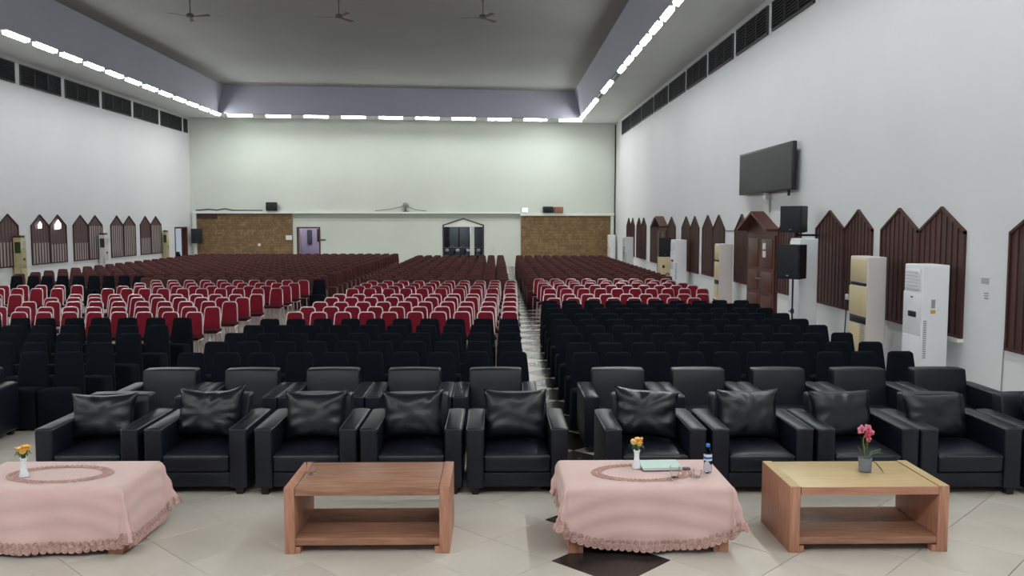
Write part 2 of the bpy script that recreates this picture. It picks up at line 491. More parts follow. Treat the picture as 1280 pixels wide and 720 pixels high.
def add_slats(win, X, sgn, y0, y1, zb, ze, zp, n, m, gap=0.0, tilt=0.012, x_in=0.004, th=0.016):
    w = (y1 - y0 - 0.06) / n
    for k in range(n):
        a = y0 + 0.03 + k * w; b = a + w * (1 - gap) - 0.004
        P = slat_poly(a, b, y0, y1, zb + 0.03, ze - 0.03, zp - 0.05)
        mb = MB(); vs = []
        for dd in (0.0, th):
            for (y, z) in P:
                f = 1 - (y - a) / (b - a)
                vs.append((X + sgn * (x_in + tilt * f + dd), y, z))
        n_ = len(P)
        fs = [tuple(range(n_)), tuple(range(n_, 2 * n_))[::-1]] + [(i, i + n_, (i + 1) % n_ + n_, (i + 1) % n_) for i in range(n_)]
        if sgn < 0: fs = [f[::-1] for f in fs]
        mb.add(vs, fs); mb.build('slat', m, win, 0)
def window(X, sgn, halves, zb, ze, zp, n, frame_m, slat_m, gap=0.0, left=False):
    NW[0] += 1
    mb = MB()
    for (y0, y1) in halves: half_frame(mb, X, sgn, y0, y1, zb, ze, zp)
    win = struct(mb.build(f'window_{NW[0]}', frame_m, smooth=0))
    for (y0, y1) in halves:
        if left:
            zm = zb + (ze - zb) * LPANE[(NW[0], y0 == halves[1][0])]
            a = MB(); a.box(X + 0.004, X + 0.012, y0 + 0.03, y1 - 0.03, zb + 0.03, zm); a.build('pane', M['left_pane'], win, 0)
            a = MB(); a.prism(slat_poly(y0 + .03, y1 - .03, y0, y1, zm, ze - .03, zp - .05), 0, X + 0.004, X + 0.012)
            o = a.build('pane', M['left_pane_dark'], win, 0); o['label'] = 'darker upper pane'
        add_slats(win, X, sgn, y0, y1, zb, ze, zp, n, slat_m, gap, *((0.0, 0.013, 0.008) if left else ()))
    return win
window(XR, -1, [(8.2, 9.52), (9.55, 10.89)], 0.77, 2.27, 2.62, 8, M['shutter'], M['shutter'])
window(XR, -1, [(11.94, 13.26), (13.28, 14.58)], 0.77, 2.27, 2.62, 8, M['shutter'], M['shutter'])
window(XR, -1, [(14.92, 16.13), (16.15, 17.57)], 0.77, 2.27, 2.62, 8, M['shutter'], M['shutter'])
window(XR, -1, [(18.45, 19.93)], 0.77, 2.22, 2.60, 8, M['shutter'], M['shutter'])
window(XR, -1, [(22.32, 23.58)], 0.77, 2.18, 2.60, 8, M['shutter'], M['shutter'])
window(XR, -1, [(24.67, 25.98), (26.0, 27.3)], 0.75, 2.2, 2.6, 8, M['shutter'], M['shutter'])
window(XR, -1, [(27.79, 29.0), (29.04, 30.36)], 0.72, 2.2, 2.58, 8, M['shutter'], M['shutter'])
window(XR, -1, [(31.45, 32.88)], 0.72, 2.22, 2.58, 8, M['shutter'], M['shutter'])
window(XR, -1, [(34.84, 36.5)], 0.72, 2.22, 2.58, 8, M['shutter'], M['shutter'])
window(XR, -1, [(37.61, 38.85), (38.87, 40.15)], 0.75, 2.22, 2.58, 8, M['shutter'], M['shutter'])
window(XR, -1, [(40.75, 41.9), (41.92, 43.2)], 0.75, 2.22, 2.58, 8, M['shutter'], M['shutter'])
LW = []
for H in ([(26.5, 27.7), (27.73, 28.93)], [(29.71, 30.9), (30.93, 32.13)], [(32.64, 33.82), (33.85, 35.04)],
          [(35.8, 36.98), (37.01, 38.23)], [(38.75, 39.9), (39.93, 41.14)]):
    LW.append(window(XL, 1, H, 0.93, 2.27, 2.65, 6, M['left_frame'], M['left_slat'], gap=0.5, left=True))
for (y0, y1, s) in ((29.71, 30.9, 0.55), (30.93, 32.13, 1.0)):
    c = (y0 + y1) / 2 - 0.1; a = MB()
    a.prism([(c - .22 * s, 2.22 - .1 * s), (c + .2 * s, 2.2 - .05 * s), (c + .22 * s, 2.33), (c + .02, 2.33 + .14 * s), (c - .2 * s, 2.3)], 0, XL + 0.064, XL + 0.07)
    o = a.build('gap_of_daylight', M['daylight'], LW[1], 0); o['label'] = 'bright daylight through the peak of the window'
mb = MB(); mb.box(XR - 0.09, XR, 11.92, 12.6, 0.72, 0.77)
struct(mb.build('trim_1', M['trim'], smooth=0))

# ---- gabled doors in the right wall
def gable_door(y0, y1, ze, zp, hood=True):
    ND[0] += 1
    c = (y0 + y1) / 2; X = XR
    mb = MB()
    mb.prism([(y0, 0), (y1, 0), (y1, ze), (c, zp), (y0, ze)], 0, X - 0.03, X)
    d = struct(mb.build(f'door_{ND[0]}', M['door_wood'], smooth=0))
    for s in (0, 1):
        a0 = y0 + 0.07 if s == 0 else c + 0.006; a1 = c - 0.006 if s == 0 else y1 - 0.07
        l = MB(); l.box(X - 0.065, X - 0.03, a0, a1, 0.01, 2.08)
        for (z0, z1) in ((0.12, 0.62), (0.72, 1.2), (1.3, 1.98)):
            w = a1 - a0
            l.rbox((X - 0.068, (a0 + a1) / 2, (z0 + z1) / 2), (0.03, w - 0.26, z1 - z0), 0.012, 1)
        leaf = l.build('door_leaf', M['door_wood'], d, 30)
        h = MB(); yy = a1 - 0.07 if s == 0 else a0 + 0.07
        h.tube([(X - 0.07, yy, 1.02), (X - 0.12, yy, 1.02), (X - 0.12, yy + (-.1 if s == 0 else .1), 1.02)], 0.012)
        h.build('handle', M['steel'], leaf)
    if hood:
        for s in (-1, 1):
            b = MB(); e = c + s * ((y1 - y0) / 2 + 0.05)
            b.prism([(c, zp + 0.05), (c, zp - 0.01), (e, ze - 0.03), (e, ze + 0.03)], 0, X - 0.32, X)
            b.build('hood_board', M['door_wood'], d, 0)
    return d
d1 = gable_door(19.97, 22.28, 2.2, 2.6)
gable_door(32.94, 34.78, 2.2, 2.56)
for z in (1.55, 1.74):
    pl = MB(); pl.box(XR - 0.105, XR - 0.085, 20.62, 20.82, z, z + 0.15)
    o = pl.build('notice_plate', M['paper'], d1, 0); o['label'] = 'small white notice'

# ---- high louvred vents
def vent(lab, loc, L, sgn, cat='vent', group=None):
    r = thing('louvred_vent', lab, cat, loc, 0, group)
    z0, z1 = 0.0, 0.68; x0, x1 = (0, 0.05) if sgn > 0 else (-0.05, 0)
    a = MB(); a.box(min(0, sgn * .008), max(0, sgn * .008), 0.02, L - .02, z0 + .02, z1 - .02); a.build('backing', M['louvre_back'], r, 0)
    a = MB()
    a.box(x0, x1, 0, L, z0, z0 + .035); a.box(x0, x1, 0, L, z1 - .035, z1); a.box(x0, x1, 0, .035, z0, z1); a.box(x0, x1, L - .035, L, z0, z1)
    a.build('frame', M['vent_frame'], r, 0)
    for f in (1 / 3, 2 / 3):
        a = MB(); a.box(x0, x1, L * f - .02, L * f + .02, z0 + .035, z1 - .035); a.build('mullion', M['vent_frame'], r, 0)
    a = MB()
    for k in range(8):
        z = z0 + .05 + k * .073
        a.add([(sgn * .012, .035, z + .05), (sgn * .046, .035, z), (sgn * .046, L - .035, z), (sgn * .012, L - .035, z + .05),
               (sgn * .008, .035, z + .044), (sgn * .042, .035, z - .006), (sgn * .042, L - .035, z - .006), (sgn * .008, L - .035, z + .044)],
              [(0, 1, 2, 3), (7, 6, 5, 4), (0, 4, 5, 1), (2, 6, 7, 3), (1, 5, 6, 2), (3, 7, 4, 0)])
    a.build('louvre_blades', M['louvre'], r, 0)['kind'] = 'stuff'
    remember(r)
    return r
v0 = None
for k in range(10):
    y = 18.0 + 3.05 * k
    if y + 2.7 > 47.5: break
    lab = f'dark louvred vent high on the right wall, {ORD[k + 1]} from the near end'
    if v0 is None: v0 = vent(lab, (XR, y, 6.84), 2.7, -1, group='louvred vents along the right wall')
    else: dup(v0, (XR, y, 6.84), 0, lab)
v0 = None
for k in range(7):
    y = 26.4 + 3.02 * k
    L = 2.68
    lab = f'dark louvred vent high on the left wall, {ORD[k + 1]} from the near end'
    if y + L > 45.2:
        vent(lab, (XL, y, 6.88), 45.0 - y, 1, group='louvred vents along the left wall'); break
    if v0 is None: v0 = vent(lab, (XL, y, 6.88), L, 1, group='louvred vents along the left wall')
    else: dup(v0, (XL, y, 6.88), 0, lab)

# ---- far wall: cladding panels, trims, doorway, entrance
def fbuild(mb, name, m, parent=None, smooth=0):
    o = mb.build(name, m, parent, smooth)
    if parent is None: o.location = FLOC; o.rotation_euler = (0, 0, FAR_A)
    return o
def cladding(u0, u1, z0, z1, name):
    mb = MB(); mb.box(u0, u1, -0.06, 0, z0, z1)
    base = fbuild(mb, name, M['cork_back'], wall_back)
    rr = random.Random(int(u0 * 10)); a = MB(); z = z0
    while z < z1 - 0.02:
        h = rr.choice((0.08, 0.12, 0.15)); h = min(h, z1 - z); u = u0 + rr.uniform(-.1, 0)
        while u < u1 - 0.02:
            w = rr.choice((0.07, 0.1, 0.14, 0.2)); e = min(u + w, u1); s = max(u, u0)
            if e - s > 0.03:
                a.cur = 0 if rr.random() < 0.62 else 1
                a.box(s + .006, e - .006, -0.06 - rr.uniform(.01, .05), -0.055, z + .006, z + h - .006)
            u += w
        z += h
    o = fbuild(a, 'cladding_chips', [M['cork'], M['cork_b']], base); o['kind'] = 'stuff'
cladding(0.30, 5.08, 0.0, 2.80, 'cladding_panel')
cladding(17.12, 22.0, 0.0, 2.70, 'cladding_panel')
mb = MB()
mb.box(0.1, 5.16, -0.22, 0, 2.82, 2.95); mb.box(0.1, 0.28, -0.16, 0, 0, 2.82)
struct(fbuild(mb, 'trim_2', M['trim']))
mb = MB(); mb.box(17.05, 22.2, -0.22, 0, 2.72, 2.86); mb.box(22.02, 22.2, -0.16, 0, 0, 2.72)
struct(fbuild(mb, 'trim_3', M['trim']))
mb = MB(); mb.box(5.16, 17.05, -0.14, 0, 2.82, 2.92)
struct(fbuild(mb, 'trim_4', M['trim']))
mb = MB(); mb.box(5.12, 17.06, -0.03, 0, 2.58, 2.82)
struct(fbuild(mb, 'trim_5', M['band']))
mb = MB(); mb.box(0.3, 1.31, -0.14, -0.06, 2.56, 2.81)
fbuild(mb, 'painted_shadow', M['shutter'], wall_back)  # dark slab painting in the shadow at the cladding's top left
# small room behind the far-left doorway
for nm, bx in (('wall_room_back', (F0 - .4, F1 + .4, 2.2, 2.3, -.2, 2.7)), ('wall_room_left', (F0 - .5, F0 - .4, .25, 2.3, -.2, 2.7)), ('wall_room_right', (F1 + .4, F1 + .5, .25, 2.3, -.2, 2.7)),
               ('ceiling_room', (F0 - .5, F1 + .5, .25, 2.3, 2.6, 2.7)), ('floor_room', (F0 - .5, F1 + .5, .25, 2.3, -.3, -.008))):
    a = MB(); a.box(*bx); struct(fbuild(a, nm, M['lavender']))
mb = MB(); w = .05
mb.box(F0 - w, F0 + .02, -.02, .25, 0, FZ); mb.box(F1 - .02, F1 + w, -.02, .25, 0, FZ); mb.box(F0 - w, F1 + w, -.02, .25, FZ - .02, FZ + w)
dd = struct(fbuild(mb, 'door_3', M['door_wood']))
a = MB(); a.box(F0 + .03, F0 + .07, .25, 1.1, 0.01, FZ - .03); fbuild(a, 'door_leaf', M['left_pane'], dd)
pl = bpy.data.lights.new('side_room_lamp', 'POINT'); pl.energy = 26; pl.color = (0.93, 0.88, 1.0); pl.shadow_soft_size = .15
po = link('side_room_lamp', pl, None, FAR @ Vector((F0 + .55, 1.0, 2.45)))
for (nm, lab, u0, u1, z0, z1, m) in (('wall_cabinet', 'dark cabinet on the lavender wall inside the far left doorway', 6.12, 6.5, 1.3, 2.0, 'dark'),
                                     ('hanging_coat', 'gray cloth hanging inside the far left doorway', 5.6, 5.85, 1.2, 1.95, 'curtain')):
    a = MB(); a.rbox(((u0 + u1) / 2, 2.13, (z0 + z1) / 2), (u1 - u0, .12, z1 - z0), .03, 1)
    tag(fbuild(a, nm, M[m]), lab, 'cabinet' if nm == 'wall_cabinet' else 'cloth')
# central entrance: gable panel, recessed glazing
mb = MB()
mb.box(E0 - .04, E0 + .03, -.03, .25, 0, EZ); mb.box(E1 - .03, E1 + .04, -.03, .25, 0, EZ)
for s in (-1, 1):
    e = ec + s * (E1 - E0 + .08) / 2
    mb.prism([(ec, EP + .02), (e, EZ + .0), (e, EZ - .06), (ec, EP - .05)], 1, -.05, .25)
ent = struct(fbuild(mb, 'door_4', M['vent_frame']))
a = MB(); a.prism([(E0 + .03, 2.12), (E1 - .03, 2.12), (E1 - .03, EZ - .05), (ec, EP - .05), (E0 + .03, EZ - .05)], 1, -.02, .05); fbuild(a, 'gable_panel', M['trim'], ent)
a = MB(); a.box(14.40, 14.63, .5, .7, 0, 2.2); fbuild(a, 'white_column', M['trim'], ent)
for nm, bx in (('wall_porch_left', (E0 - .6, E0 - .5, .25, 2.6, -.2, 2.7)), ('wall_porch_right', (E1 + .5, E1 + .6, .25, 2.6, -.2, 2.7)), ('ceiling_porch', (E0 - .6, E1 + .6, .25, 2.6, 2.6, 2.7)),
               ('floor_porch', (E0 - .6, E1 + .6, .25, 2.6, -.3, -.008)), ('wall_porch_back', (E0 - .6, E1 + .6, 2.5, 2.6, -.2, 2.7))):
    a = MB(); a.box(*bx); struct(fbuild(a, nm, M['curtain']))
pl = bpy.data.lights.new('porch_fill_light', 'POINT'); pl.energy = 45; pl.color = (0.85, 0.92, 1.0); pl.shadow_soft_size = .15  # added fill, no fitting seen here; brightens glazing and scooters
link('porch_fill_light', pl, None, FAR @ Vector((13.9, .9, 2.45)))
for (a0, a1) in ((12.4, 13.3), (13.34, 13.86), (13.9, 14.45), (14.5, 15.6)):
    a = MB(); a.box(a0, a1, 1.9, 1.93, .1, 2.15); g = fbuild(a, 'pane', M['glass_dark'] if a0 < 13 else M['curtain'], ent)
    a = MB(); a.box(a0 - .04, a0 + .02, 1.86, 1.95, 0, 2.2); a.box(a1 - .02, a1 + .04, 1.86, 1.95, 0, 2.2); a.box(a0, a1, 1.86, 1.95, 2.1, 2.2)
    fbuild(a, 'glazing_bar', M['dark'], ent)
# doorway at the far end of the left wall
mb = MB(); w = .06
mb.box(XL - .25, XL + .02, DY0 - w, DY0 + .02, 0, DZ); mb.box(XL - .25, XL + .02, DY1 - .02, DY1 + w, 0, DZ); mb.box(XL - .25, XL + .02, DY0 - w, DY1 + w, DZ - .02, DZ + w)
d5 = struct(mb.build('door_5', M['door_wood'], smooth=0))
a = MB(); a.box(XL - .2, XL - .16, DY1 - .22, DY1 - .02, .01, DZ - .03); a.build('door_leaf', M['door_wood'], d5, 0)
mb = MB(); mb.box(XL - 5, XL - .25, 38, 50, -.3, -.02); struct(mb.build('floor_outside', M['grout'], smooth=0))

# ================================================================== FURNITURE
# ---- armchairs
SW = 0.90
def make_armchair():
    r = thing('armchair', 'x', 'armchair')
    pad = lambda x, y, z, p: (p.x, p.y, p.z + (0.010 * (1 - x * x) if z > 0.9 else 0))
    for s in (-1, 1):
        a = MB(); a.rbox((s * (SW / 2 - .08), .425, .325), (.155, .85, .53), .022, 2, 2, pad)
        arm = a.build('arm', M['leather'], r)
        x0, x1 = sorted((s * (SW / 2 - .006), s * (SW / 2 - .154)))
        p = MB(); p.tube([(x0, .84, .585), (x0, .012, .585), (x1, .012, .585), (x1, .84, .585)], .0045, 5)
        p.build('piping', M['piping'], arm)
    a = MB(); a.rbox((0, .42, .135), (SW - .31, .80, .13), .012, 1); a.build('base_rail', M['leather'], r)
    def puff(x, y, z, p):
        b = (1 - x * x) * (1 - y ** 4)
        return (p.x, p.y - (0.012 * (1 - z * z) * (1 - x ** 4) if y < -.9 else 0), p.z + (0.028 * b if z > 0 else 0))
    a = MB(); a.rbox((0, .33, .285), (SW - .315, .66, .165), .035, 3, 5, puff)
    c = a.build('seat_cushion', M['leather'], r)
    p = MB(); p.tube([(-.285, .008, .345), (-.1, -.004, .35), (.1, -.004, .35), (.285, .008, .345)], .004, 5); p.build('piping', M['piping'], c)
    def back(x, y, z, p):
        return (p.x * (1 - .015 * (z + 1)), p.y + .055 * (z + 1) - (0.010 * (1 - x * x) * (1 - z ** 4) if y < 0 else 0), p.z + (.008 * (1 - x * x) if z > .9 else 0))
    a = MB(); a.rbox((0, .66, .475), (SW - .30, .17, .57), .022, 2, 4, back); bk = a.build('backrest', M['leather'], r)
    for sx in (-1, 1):
        for y in (.06, .78):
            l = MB(); l.add([(sx * .37 + dx * k, y + dy * k, z) for z, k in ((0, .8), (.065, 1)) for dx, dy in ((-.035, -.035), (.035, -.035), (.035, .035), (-.035, .035))],
                            [(0, 3, 2, 1), (4, 5, 6, 7), (0, 1, 5, 4), (1, 2, 6, 5), (2, 3, 7, 6), (3, 0, 4, 7)])
            l.build('leg', M['sofa_leg'], r, 0)
    remember(r)
    return r
ARM = make_armchair(); arm_first = [True]
def armchair(x, y, rz, lab, group):
    if arm_first.pop() if arm_first else False:
        ARM.location = (x, y, 0); ARM.rotation_euler = (0, 0, rz); ARM['label'] = lab; ARM['group'] = group
    else:
        dup(ARM, (x, y, 0), rz, lab, group)
FRONT = [(-3.585, 7.56), (-2.635, 7.55), (-1.67, 7.535), (-.745, 7.515), (.185, 7.50), (1.395, 7.47), (2.335, 7.46), (3.26, 7.44), (4.16, 7.42), (5.08, 7.40)]
f_lab = ['leftmost of the front row, behind the pink cloth', 'second from left in the front row', 'third from left in the front row', 'fourth from left in the front row',
         'left of the aisle in the front row', 'right of the aisle in the front row', 'second right of the aisle in the front row', 'third right of the aisle in the front row',
         'fourth right of the aisle in the front row', 'rightmost of the front row, cut by the frame']
for (x, y), l in zip(FRONT, f_lab): armchair(x, y, 0.0, 'black leather armchair, ' + l, 'armchairs in the front row')
SECOND = [(-3.62, 8.95), (-2.715, 8.94), (-1.815, 8.94), (-.91, 8.93), (-.005, 8.92), (1.36, 8.89), (2.255, 8.88), (3.15, 8.87), (4.05, 8.86), (4.95, 8.85)]
s_lab = ['first from left of the five left of the aisle, second row', 'second from left of the five left of the aisle, second row', 'third from left of the five left of the aisle, second row',
         'fourth from left of the five left of the aisle, second row', 'beside the aisle on its left, second row', 'beside the aisle on its right, second row',
         'second right of the aisle, second row', 'third right of the aisle, second row', 'fourth right of the aisle, second row', 'fifth right of the aisle, second row, nearest right wall']
for (x, y), l in zip(SECOND, s_lab): armchair(x, y, 0.0, 'black leather armchair ' + l, 'armchairs in the second row')
armchair(-5.86, 9.03, 0.0, 'black leather armchair alone at the left edge, only its side seen', 'armchairs in the second row')

# ---- pillows
def pillow(x, y, seed, lab, rz=0.0, roll=0.0, w=.58, h=.46, tilt=16, z=.39, lift=0):
    rr = random.Random(seed); off = Vector((seed * 3.1, 1.7, seed))
    N, K = 22, 18; mb = MB(); rows = {}
    for side in (1, -1):
        pts = []
        for i in range(N + 1):
            row = []
            for j in range(K + 1):
                u = -1 + 2 * i / N; v = -1 + 2 * j / K
                px = u * w / 2 * (1.03 - .11 * (1 - v * v)); pz = v * h / 2 * (1.04 - .13 * (1 - u * u))
                if u > 0 and v > 0: pz += lift * u * u * v * v
                t = max(0.0, (1 - u ** 4) * (1 - v ** 4)) ** .55
                th = .092 * t
                e = max(abs(u), abs(v)); 
                ang = math.atan2(v, u)
                wr = math.sin(ang * 9 + seed * 2 + 4.5 * noise.noise(Vector((u * 1.6, v * 1.6, seed)))) * (.022 if seed in (2, 6) else .010) * (e ** 2) * t ** .5
                wr += .011 * noise.noise(Vector((u * 2.2, v * 2.2, side * 4)) + off) * t
                row.append(Vector((px, -side * (th + wr * (1 if side > 0 else .3)), pz)))
            pts.append(row)
        if side < 0: pts = pts[::-1]
        mb.grid(pts)
    mx = Matrix.Rotation(math.radians(-tilt), 4, 'X') @ Matrix.Rotation(roll, 4, 'Y')
    mb.v = [tuple(mx @ Vector(v)) for v in mb.v]
    lo = min(v[2] for v in mb.v)
    mb.v = [(a, b, c - lo) for a, b, c in mb.v]
    o = mb.build('pillow', M['gloss_leather'], None, 60, (x, y, z), rz)
    # weld the rim
    import bmesh
    bm = bmesh.new(); bm.from_mesh(o.data); bmesh.ops.remove_doubles(bm, verts=bm.verts, dist=0.0008); bmesh.ops.recalc_face_normals(bm, faces=bm.faces); bm.to_mesh(o.data); bm.free()
    tag(o, lab, 'pillow', 'pillows on the front armchairs')
PIL = [(-3.63, .0, -.02, 0.0, .60, .42), (-2.65, .04, .06, .07, .59, .44), (-1.67, .0, .0, .01, .57, .44), (-.77, -.03, -.03, .0, .56, .44), (.175, .0, .0, .0, .58, .46),
       (1.385, -.05, .05, -.03, .59, .46), (2.325, .0, .0, .0, .58, .46), (3.19, .06, -.03, -.02, .58, .45), (4.05, .05, -.02, -.02, .58, .42), (5.13, .12, .02, 0, .55, .42)]
p_lab = ['creased black leather pillow on the leftmost front armchair', 'black leather pillow with a raised right corner, second front armchair from left',
         'black leather pillow on the third front armchair from left', 'black leather pillow on the fourth front armchair from left',
         'square black leather pillow on the front armchair left of the aisle', 'wrinkled black leather pillow on the front armchair right of the aisle',
         'smooth black leather pillow on the second front armchair right of the aisle', 'black leather pillow on the third front armchair right of the aisle',
         'black leather pillow on the fourth front armchair right of the aisle', 'black leather pillow cut by the right frame edge']
for k, ((x, rz, roll, lift, w, h), l) in enumerate(zip(PIL, p_lab)):
    pillow(x, FRONT[k][1] + .46, k + 1, l, rz, roll, w, h, lift=lift)

# ---- coffee tables
TH = 0.49
def coffee_table(x0, x1, y0, y1, lab, top_m, side_m, group='coffee tables in front of the armchairs'):
    cx, cy = (x0 + x1) / 2, (y0 + y1) / 2; w, d = (x1 - x0) / 2, (y1 - y0) / 2
    r = thing('coffee_table', lab, 'table', (cx, cy, 0), 0, group)
    for s in (-1, 1):
        a = MB(); a.rbox((0, 0, 0), (TH, 2 * d, .075), .004, 1)
        o = a.build('side_panel', M[side_m], r); o.location = (s * (w - .0375), 0, TH / 2); o.rotation_euler = (0, PI / 2, 0)
        f = MB(); xx = s * (w - .085)
        f.box(xx - .025, xx + .025, -d + .01, -d + .09, 0, .05); f.build('foot', M[side_m], r, 0)
    a = MB(); a.rbox((0, 0, TH - .032), (2 * w - .158, 2 * d - .004, .058), .003, 1); t = a.build('top', M[top_m], r)
    if top_m == 'wood_pale':
        for s in (-1, 1):
            c = MB(); c.box(s * (w - .0375) - .036, s * (w - .0375) + .036, -d + .002, d - .002, TH - .001, TH + .0015)
            c.build('end_strip', M['wood_pale'], r, 0)
        c = MB(); c.box(-w + .08, w - .08, -d - .0015, -d + .004, TH - .061, TH - .003); c.build('front_edging', M['wood_v'], r, 0)
    j = MB(); j.box(-w + .076, -w + .082, -d + .004, d - .004, TH - .055, TH - .006); j.box(w - .082, w - .076, -d + .004, d - .004, TH - .055, TH - .006)
    j.build('joint', M['joint'], t, 0)
    a = MB(); a.rbox((0, .0, .088), (2 * w - .15, 2 * d - .02, .055), .003, 1); a.build('shelf', M['wood'], r)
    return r
TB = [(-3.88, -2.70), (-1.53, -.338), (.52, 1.69), (2.125, 3.285)]
TY = (6.165, 6.85)
coffee_table(*TB[0], 6.19, 6.87, 'coffee table wholly under the left pink cloth, one foot showing', 'wood', 'wood_v')
coffee_table(*TB[1], 6.17, 6.85, 'bare reddish-brown wooden coffee table with an open shelf, holding one glass', 'wood', 'wood_v')
coffee_table(*TB[2], 6.15, 6.83, 'coffee table under the right pink cloth, two feet showing', 'wood', 'wood_v')
coffee_table(*TB[3], 6.13, 6.81, 'wooden coffee table with a pale tan top, holding the orchid', 'wood_pale', 'wood_v')

# ---- lace tablecloths
def rosette(mb, c, n, r, rr, t=None):
    """flat crochet ring with a hub: c centre, n normal"""
    n = Vector(n).normalized(); a = n.orthogonal().normalized(); b = n.cross(a)
    c = Vector(c); K = 8
    vs = []; fs = []
    for (rad, h) in ((r, 0), (r * .8, .006), (r * .55, .001), (r * .32, .007), (0.0001, .004)):
        for k in range(K):
            th = 2 * PI * k / K + rr
            vs.append(c + (a * math.cos(th) + b * math.sin(th)) * rad + n * h)
    for i in range(4):
        for k in range(K): fs.append((i * K + k, i * K + (k + 1) % K, (i + 1) * K + (k + 1) % K, (i + 1) * K + k))
    mb.add(vs, fs)
def tablecloth(x0, x1, y0, y1, seed, lab, A=(.36, .36), B=(.46, .40), ex=3.2):
    hw, hd = (x1 - x0) / 2 + .012, (y1 - y0) / 2 + .012; zt = TH + .006
    rr = random.Random(seed)
    P = []                                   # perimeter samples: (q, n, t)
    ns, nd, nc = 36, 22, 15
    for i in range(ns): P.append(((-hw + 2 * hw * i / ns, -hd), (0, -1)))
    for i in range(nc): a = -PI / 2 + PI / 2 * i / nc; P.append(((hw, -hd), (math.cos(a), math.sin(a))))
    for i in range(nd): P.append(((hw, -hd + 2 * hd * i / nd), (1, 0)))
    for i in range(nc): a = PI / 2 * i / nc; P.append(((hw, hd), (math.cos(a), math.sin(a))))
    for i in range(ns): P.append(((hw - 2 * hw * i / ns, hd), (0, 1)))
    for i in range(nc): a = PI / 2 + PI / 2 * i / nc; P.append(((-hw, hd), (math.cos(a), math.sin(a))))
    for i in range(nd): P.append(((-hw, hd - 2 * hd * i / nd), (-1, 0)))
    for i in range(nc): a = PI + PI / 2 * i / nc; P.append(((-hw, -hd), (math.cos(a), math.sin(a))))
    aL, aR = A; bF, bB = B
    def inside(x, y):
        ax = hw + (aR if x > 0 else aL); by = hd + (bF if y < 0 else bB)
        return abs(x / ax) ** ex + abs(y / by) ** ex < 1
    E = []
    for q, n in P:
        lo, hi = 0, 1.2
        for _ in range(24):
            m = (lo + hi) / 2
            if inside(q[0] + n[0] * m, q[1] + n[1] * m): lo = m
            else: hi = m
        E.append(min(lo, .47))
    NR = 14
    def pt(i, e):
        q, n = P[i]; corner = abs(n[0]) > 1e-6 and abs(n[1]) > 1e-6
        ang = math.atan2(n[1], n[0])
        w = noise.noise(Vector((q[0] * 2.4 + seed, q[1] * 2.4, e * 3))) * .03 * e / .4
        w += .012 * math.sin(q[0] * 17 + seed) * (e / .4) ** 1.5
        o = .006 + .04 * e + w
        c2 = abs(math.sin(2 * ang))
        o += c2 * (.20 * e + .032 * e / .3 * math.sin(ang * 9 + seed))
        o += .007 * math.sin((e - .32 * q[0] ** 2 - .3 * q[1] ** 2) * 44 + 3 * noise.noise(Vector((q[0] * 1.5, q[1] * 1.5, seed)))) * min(1, e / .12) * min(1, max(0, (.47 - e) / .1))
        o = max(o, .004)
        bend = .02
        if e < bend: z = zt - e * e / (2 * bend); o2 = e
        else: z = zt - bend / 2 - (e - bend) * (1 - .10 * c2); o2 = bend * .6
        o = o * min(1, e / .05) + min(e, o2)
        return Vector((q[0] + n[0] * o, q[1] + n[1] * o, max(z, .014)))
    n = len(P); vs = []; fs = []
    for k in range(7):
        s = k / 7
        for q, nn in P:
            vs.append(Vector((q[0] * s, q[1] * s, zt + .0015 * noise.noise(Vector((q[0] * s * 5, q[1] * s * 5, seed))))))
    for k in range(NR + 1):
        for i in range(n): vs.append(pt(i, E[i] * k / NR))
    R = 7 + NR + 1
    for k in range(R - 1):
        for i in range(n):
            fs.append((k * n + i, k * n + (i + 1) % n, (k + 1) * n + (i + 1) % n, (k + 1) * n + i))
    root = thing('tablecloth', lab, 'tablecloth', ((x0 + x1) / 2, (y0 + y1) / 2, 0), 0, 'pink lace tablecloths')
    mb = MB(); mb.add(vs, fs); mb.build('cloth', M['pink'], root, 80)
    lace = MB()
    acc = 0; last = None
    for i in range(n):
        for sub in (0, .5):
            j = (i + 1) % n
            e = E[i] * (1 - sub) + E[j] * sub
            a = pt(i, E[i] - .0).lerp(pt(j, E[j]), sub)
            if last is not None and (a - last).length < .047: continue
            last = a
            for row, dz in ((0, .0), (1, .042)):
                b1 = pt(i, E[i] - .06 - dz).lerp(pt(j, E[j] - .06 - dz), sub)
                c = pt(i, E[i] - dz).lerp(pt(j, E[j] - dz), sub)
                tv = (c - b1).normalized(); nn = Vector((P[i][1][0], P[i][1][1], .15)).normalized()
                nn = (nn - tv * nn.dot(tv)).normalized()
                rosette(lace, c + nn * .006 + Vector((0, 0, .008)), nn, .029 if row == 0 else .022, i * .4)
    lace.build('lace_trim', M['lace'], root, 30)['kind'] = 'stuff'
    ins = MB(); K = 62
    for k in range(K):
        th = 2 * PI * k / K
        for f in (1, .87):
            rosette(ins, (hw * .62 * f * math.cos(th), -.01 + hd * .62 * f * math.sin(th), zt + .003), (0, 0, 1), .016, k)
    ins.build('lace_inset', M['lace'], root, 30)['kind'] = 'stuff'
    return root
tablecloth(*TB[0], 6.19, 6.87, 3, 'pink cloth with crochet lace hem on the leftmost coffee table', A=(.44, .45), B=(.46, .42), ex=3.5)
tablecloth(*TB[2], 6.15, 6.83, 8, 'pink cloth with crochet lace hem on the table right of the aisle', A=(.37, .42), B=(.46, .42), ex=2.75)
ZT = TH + .0115

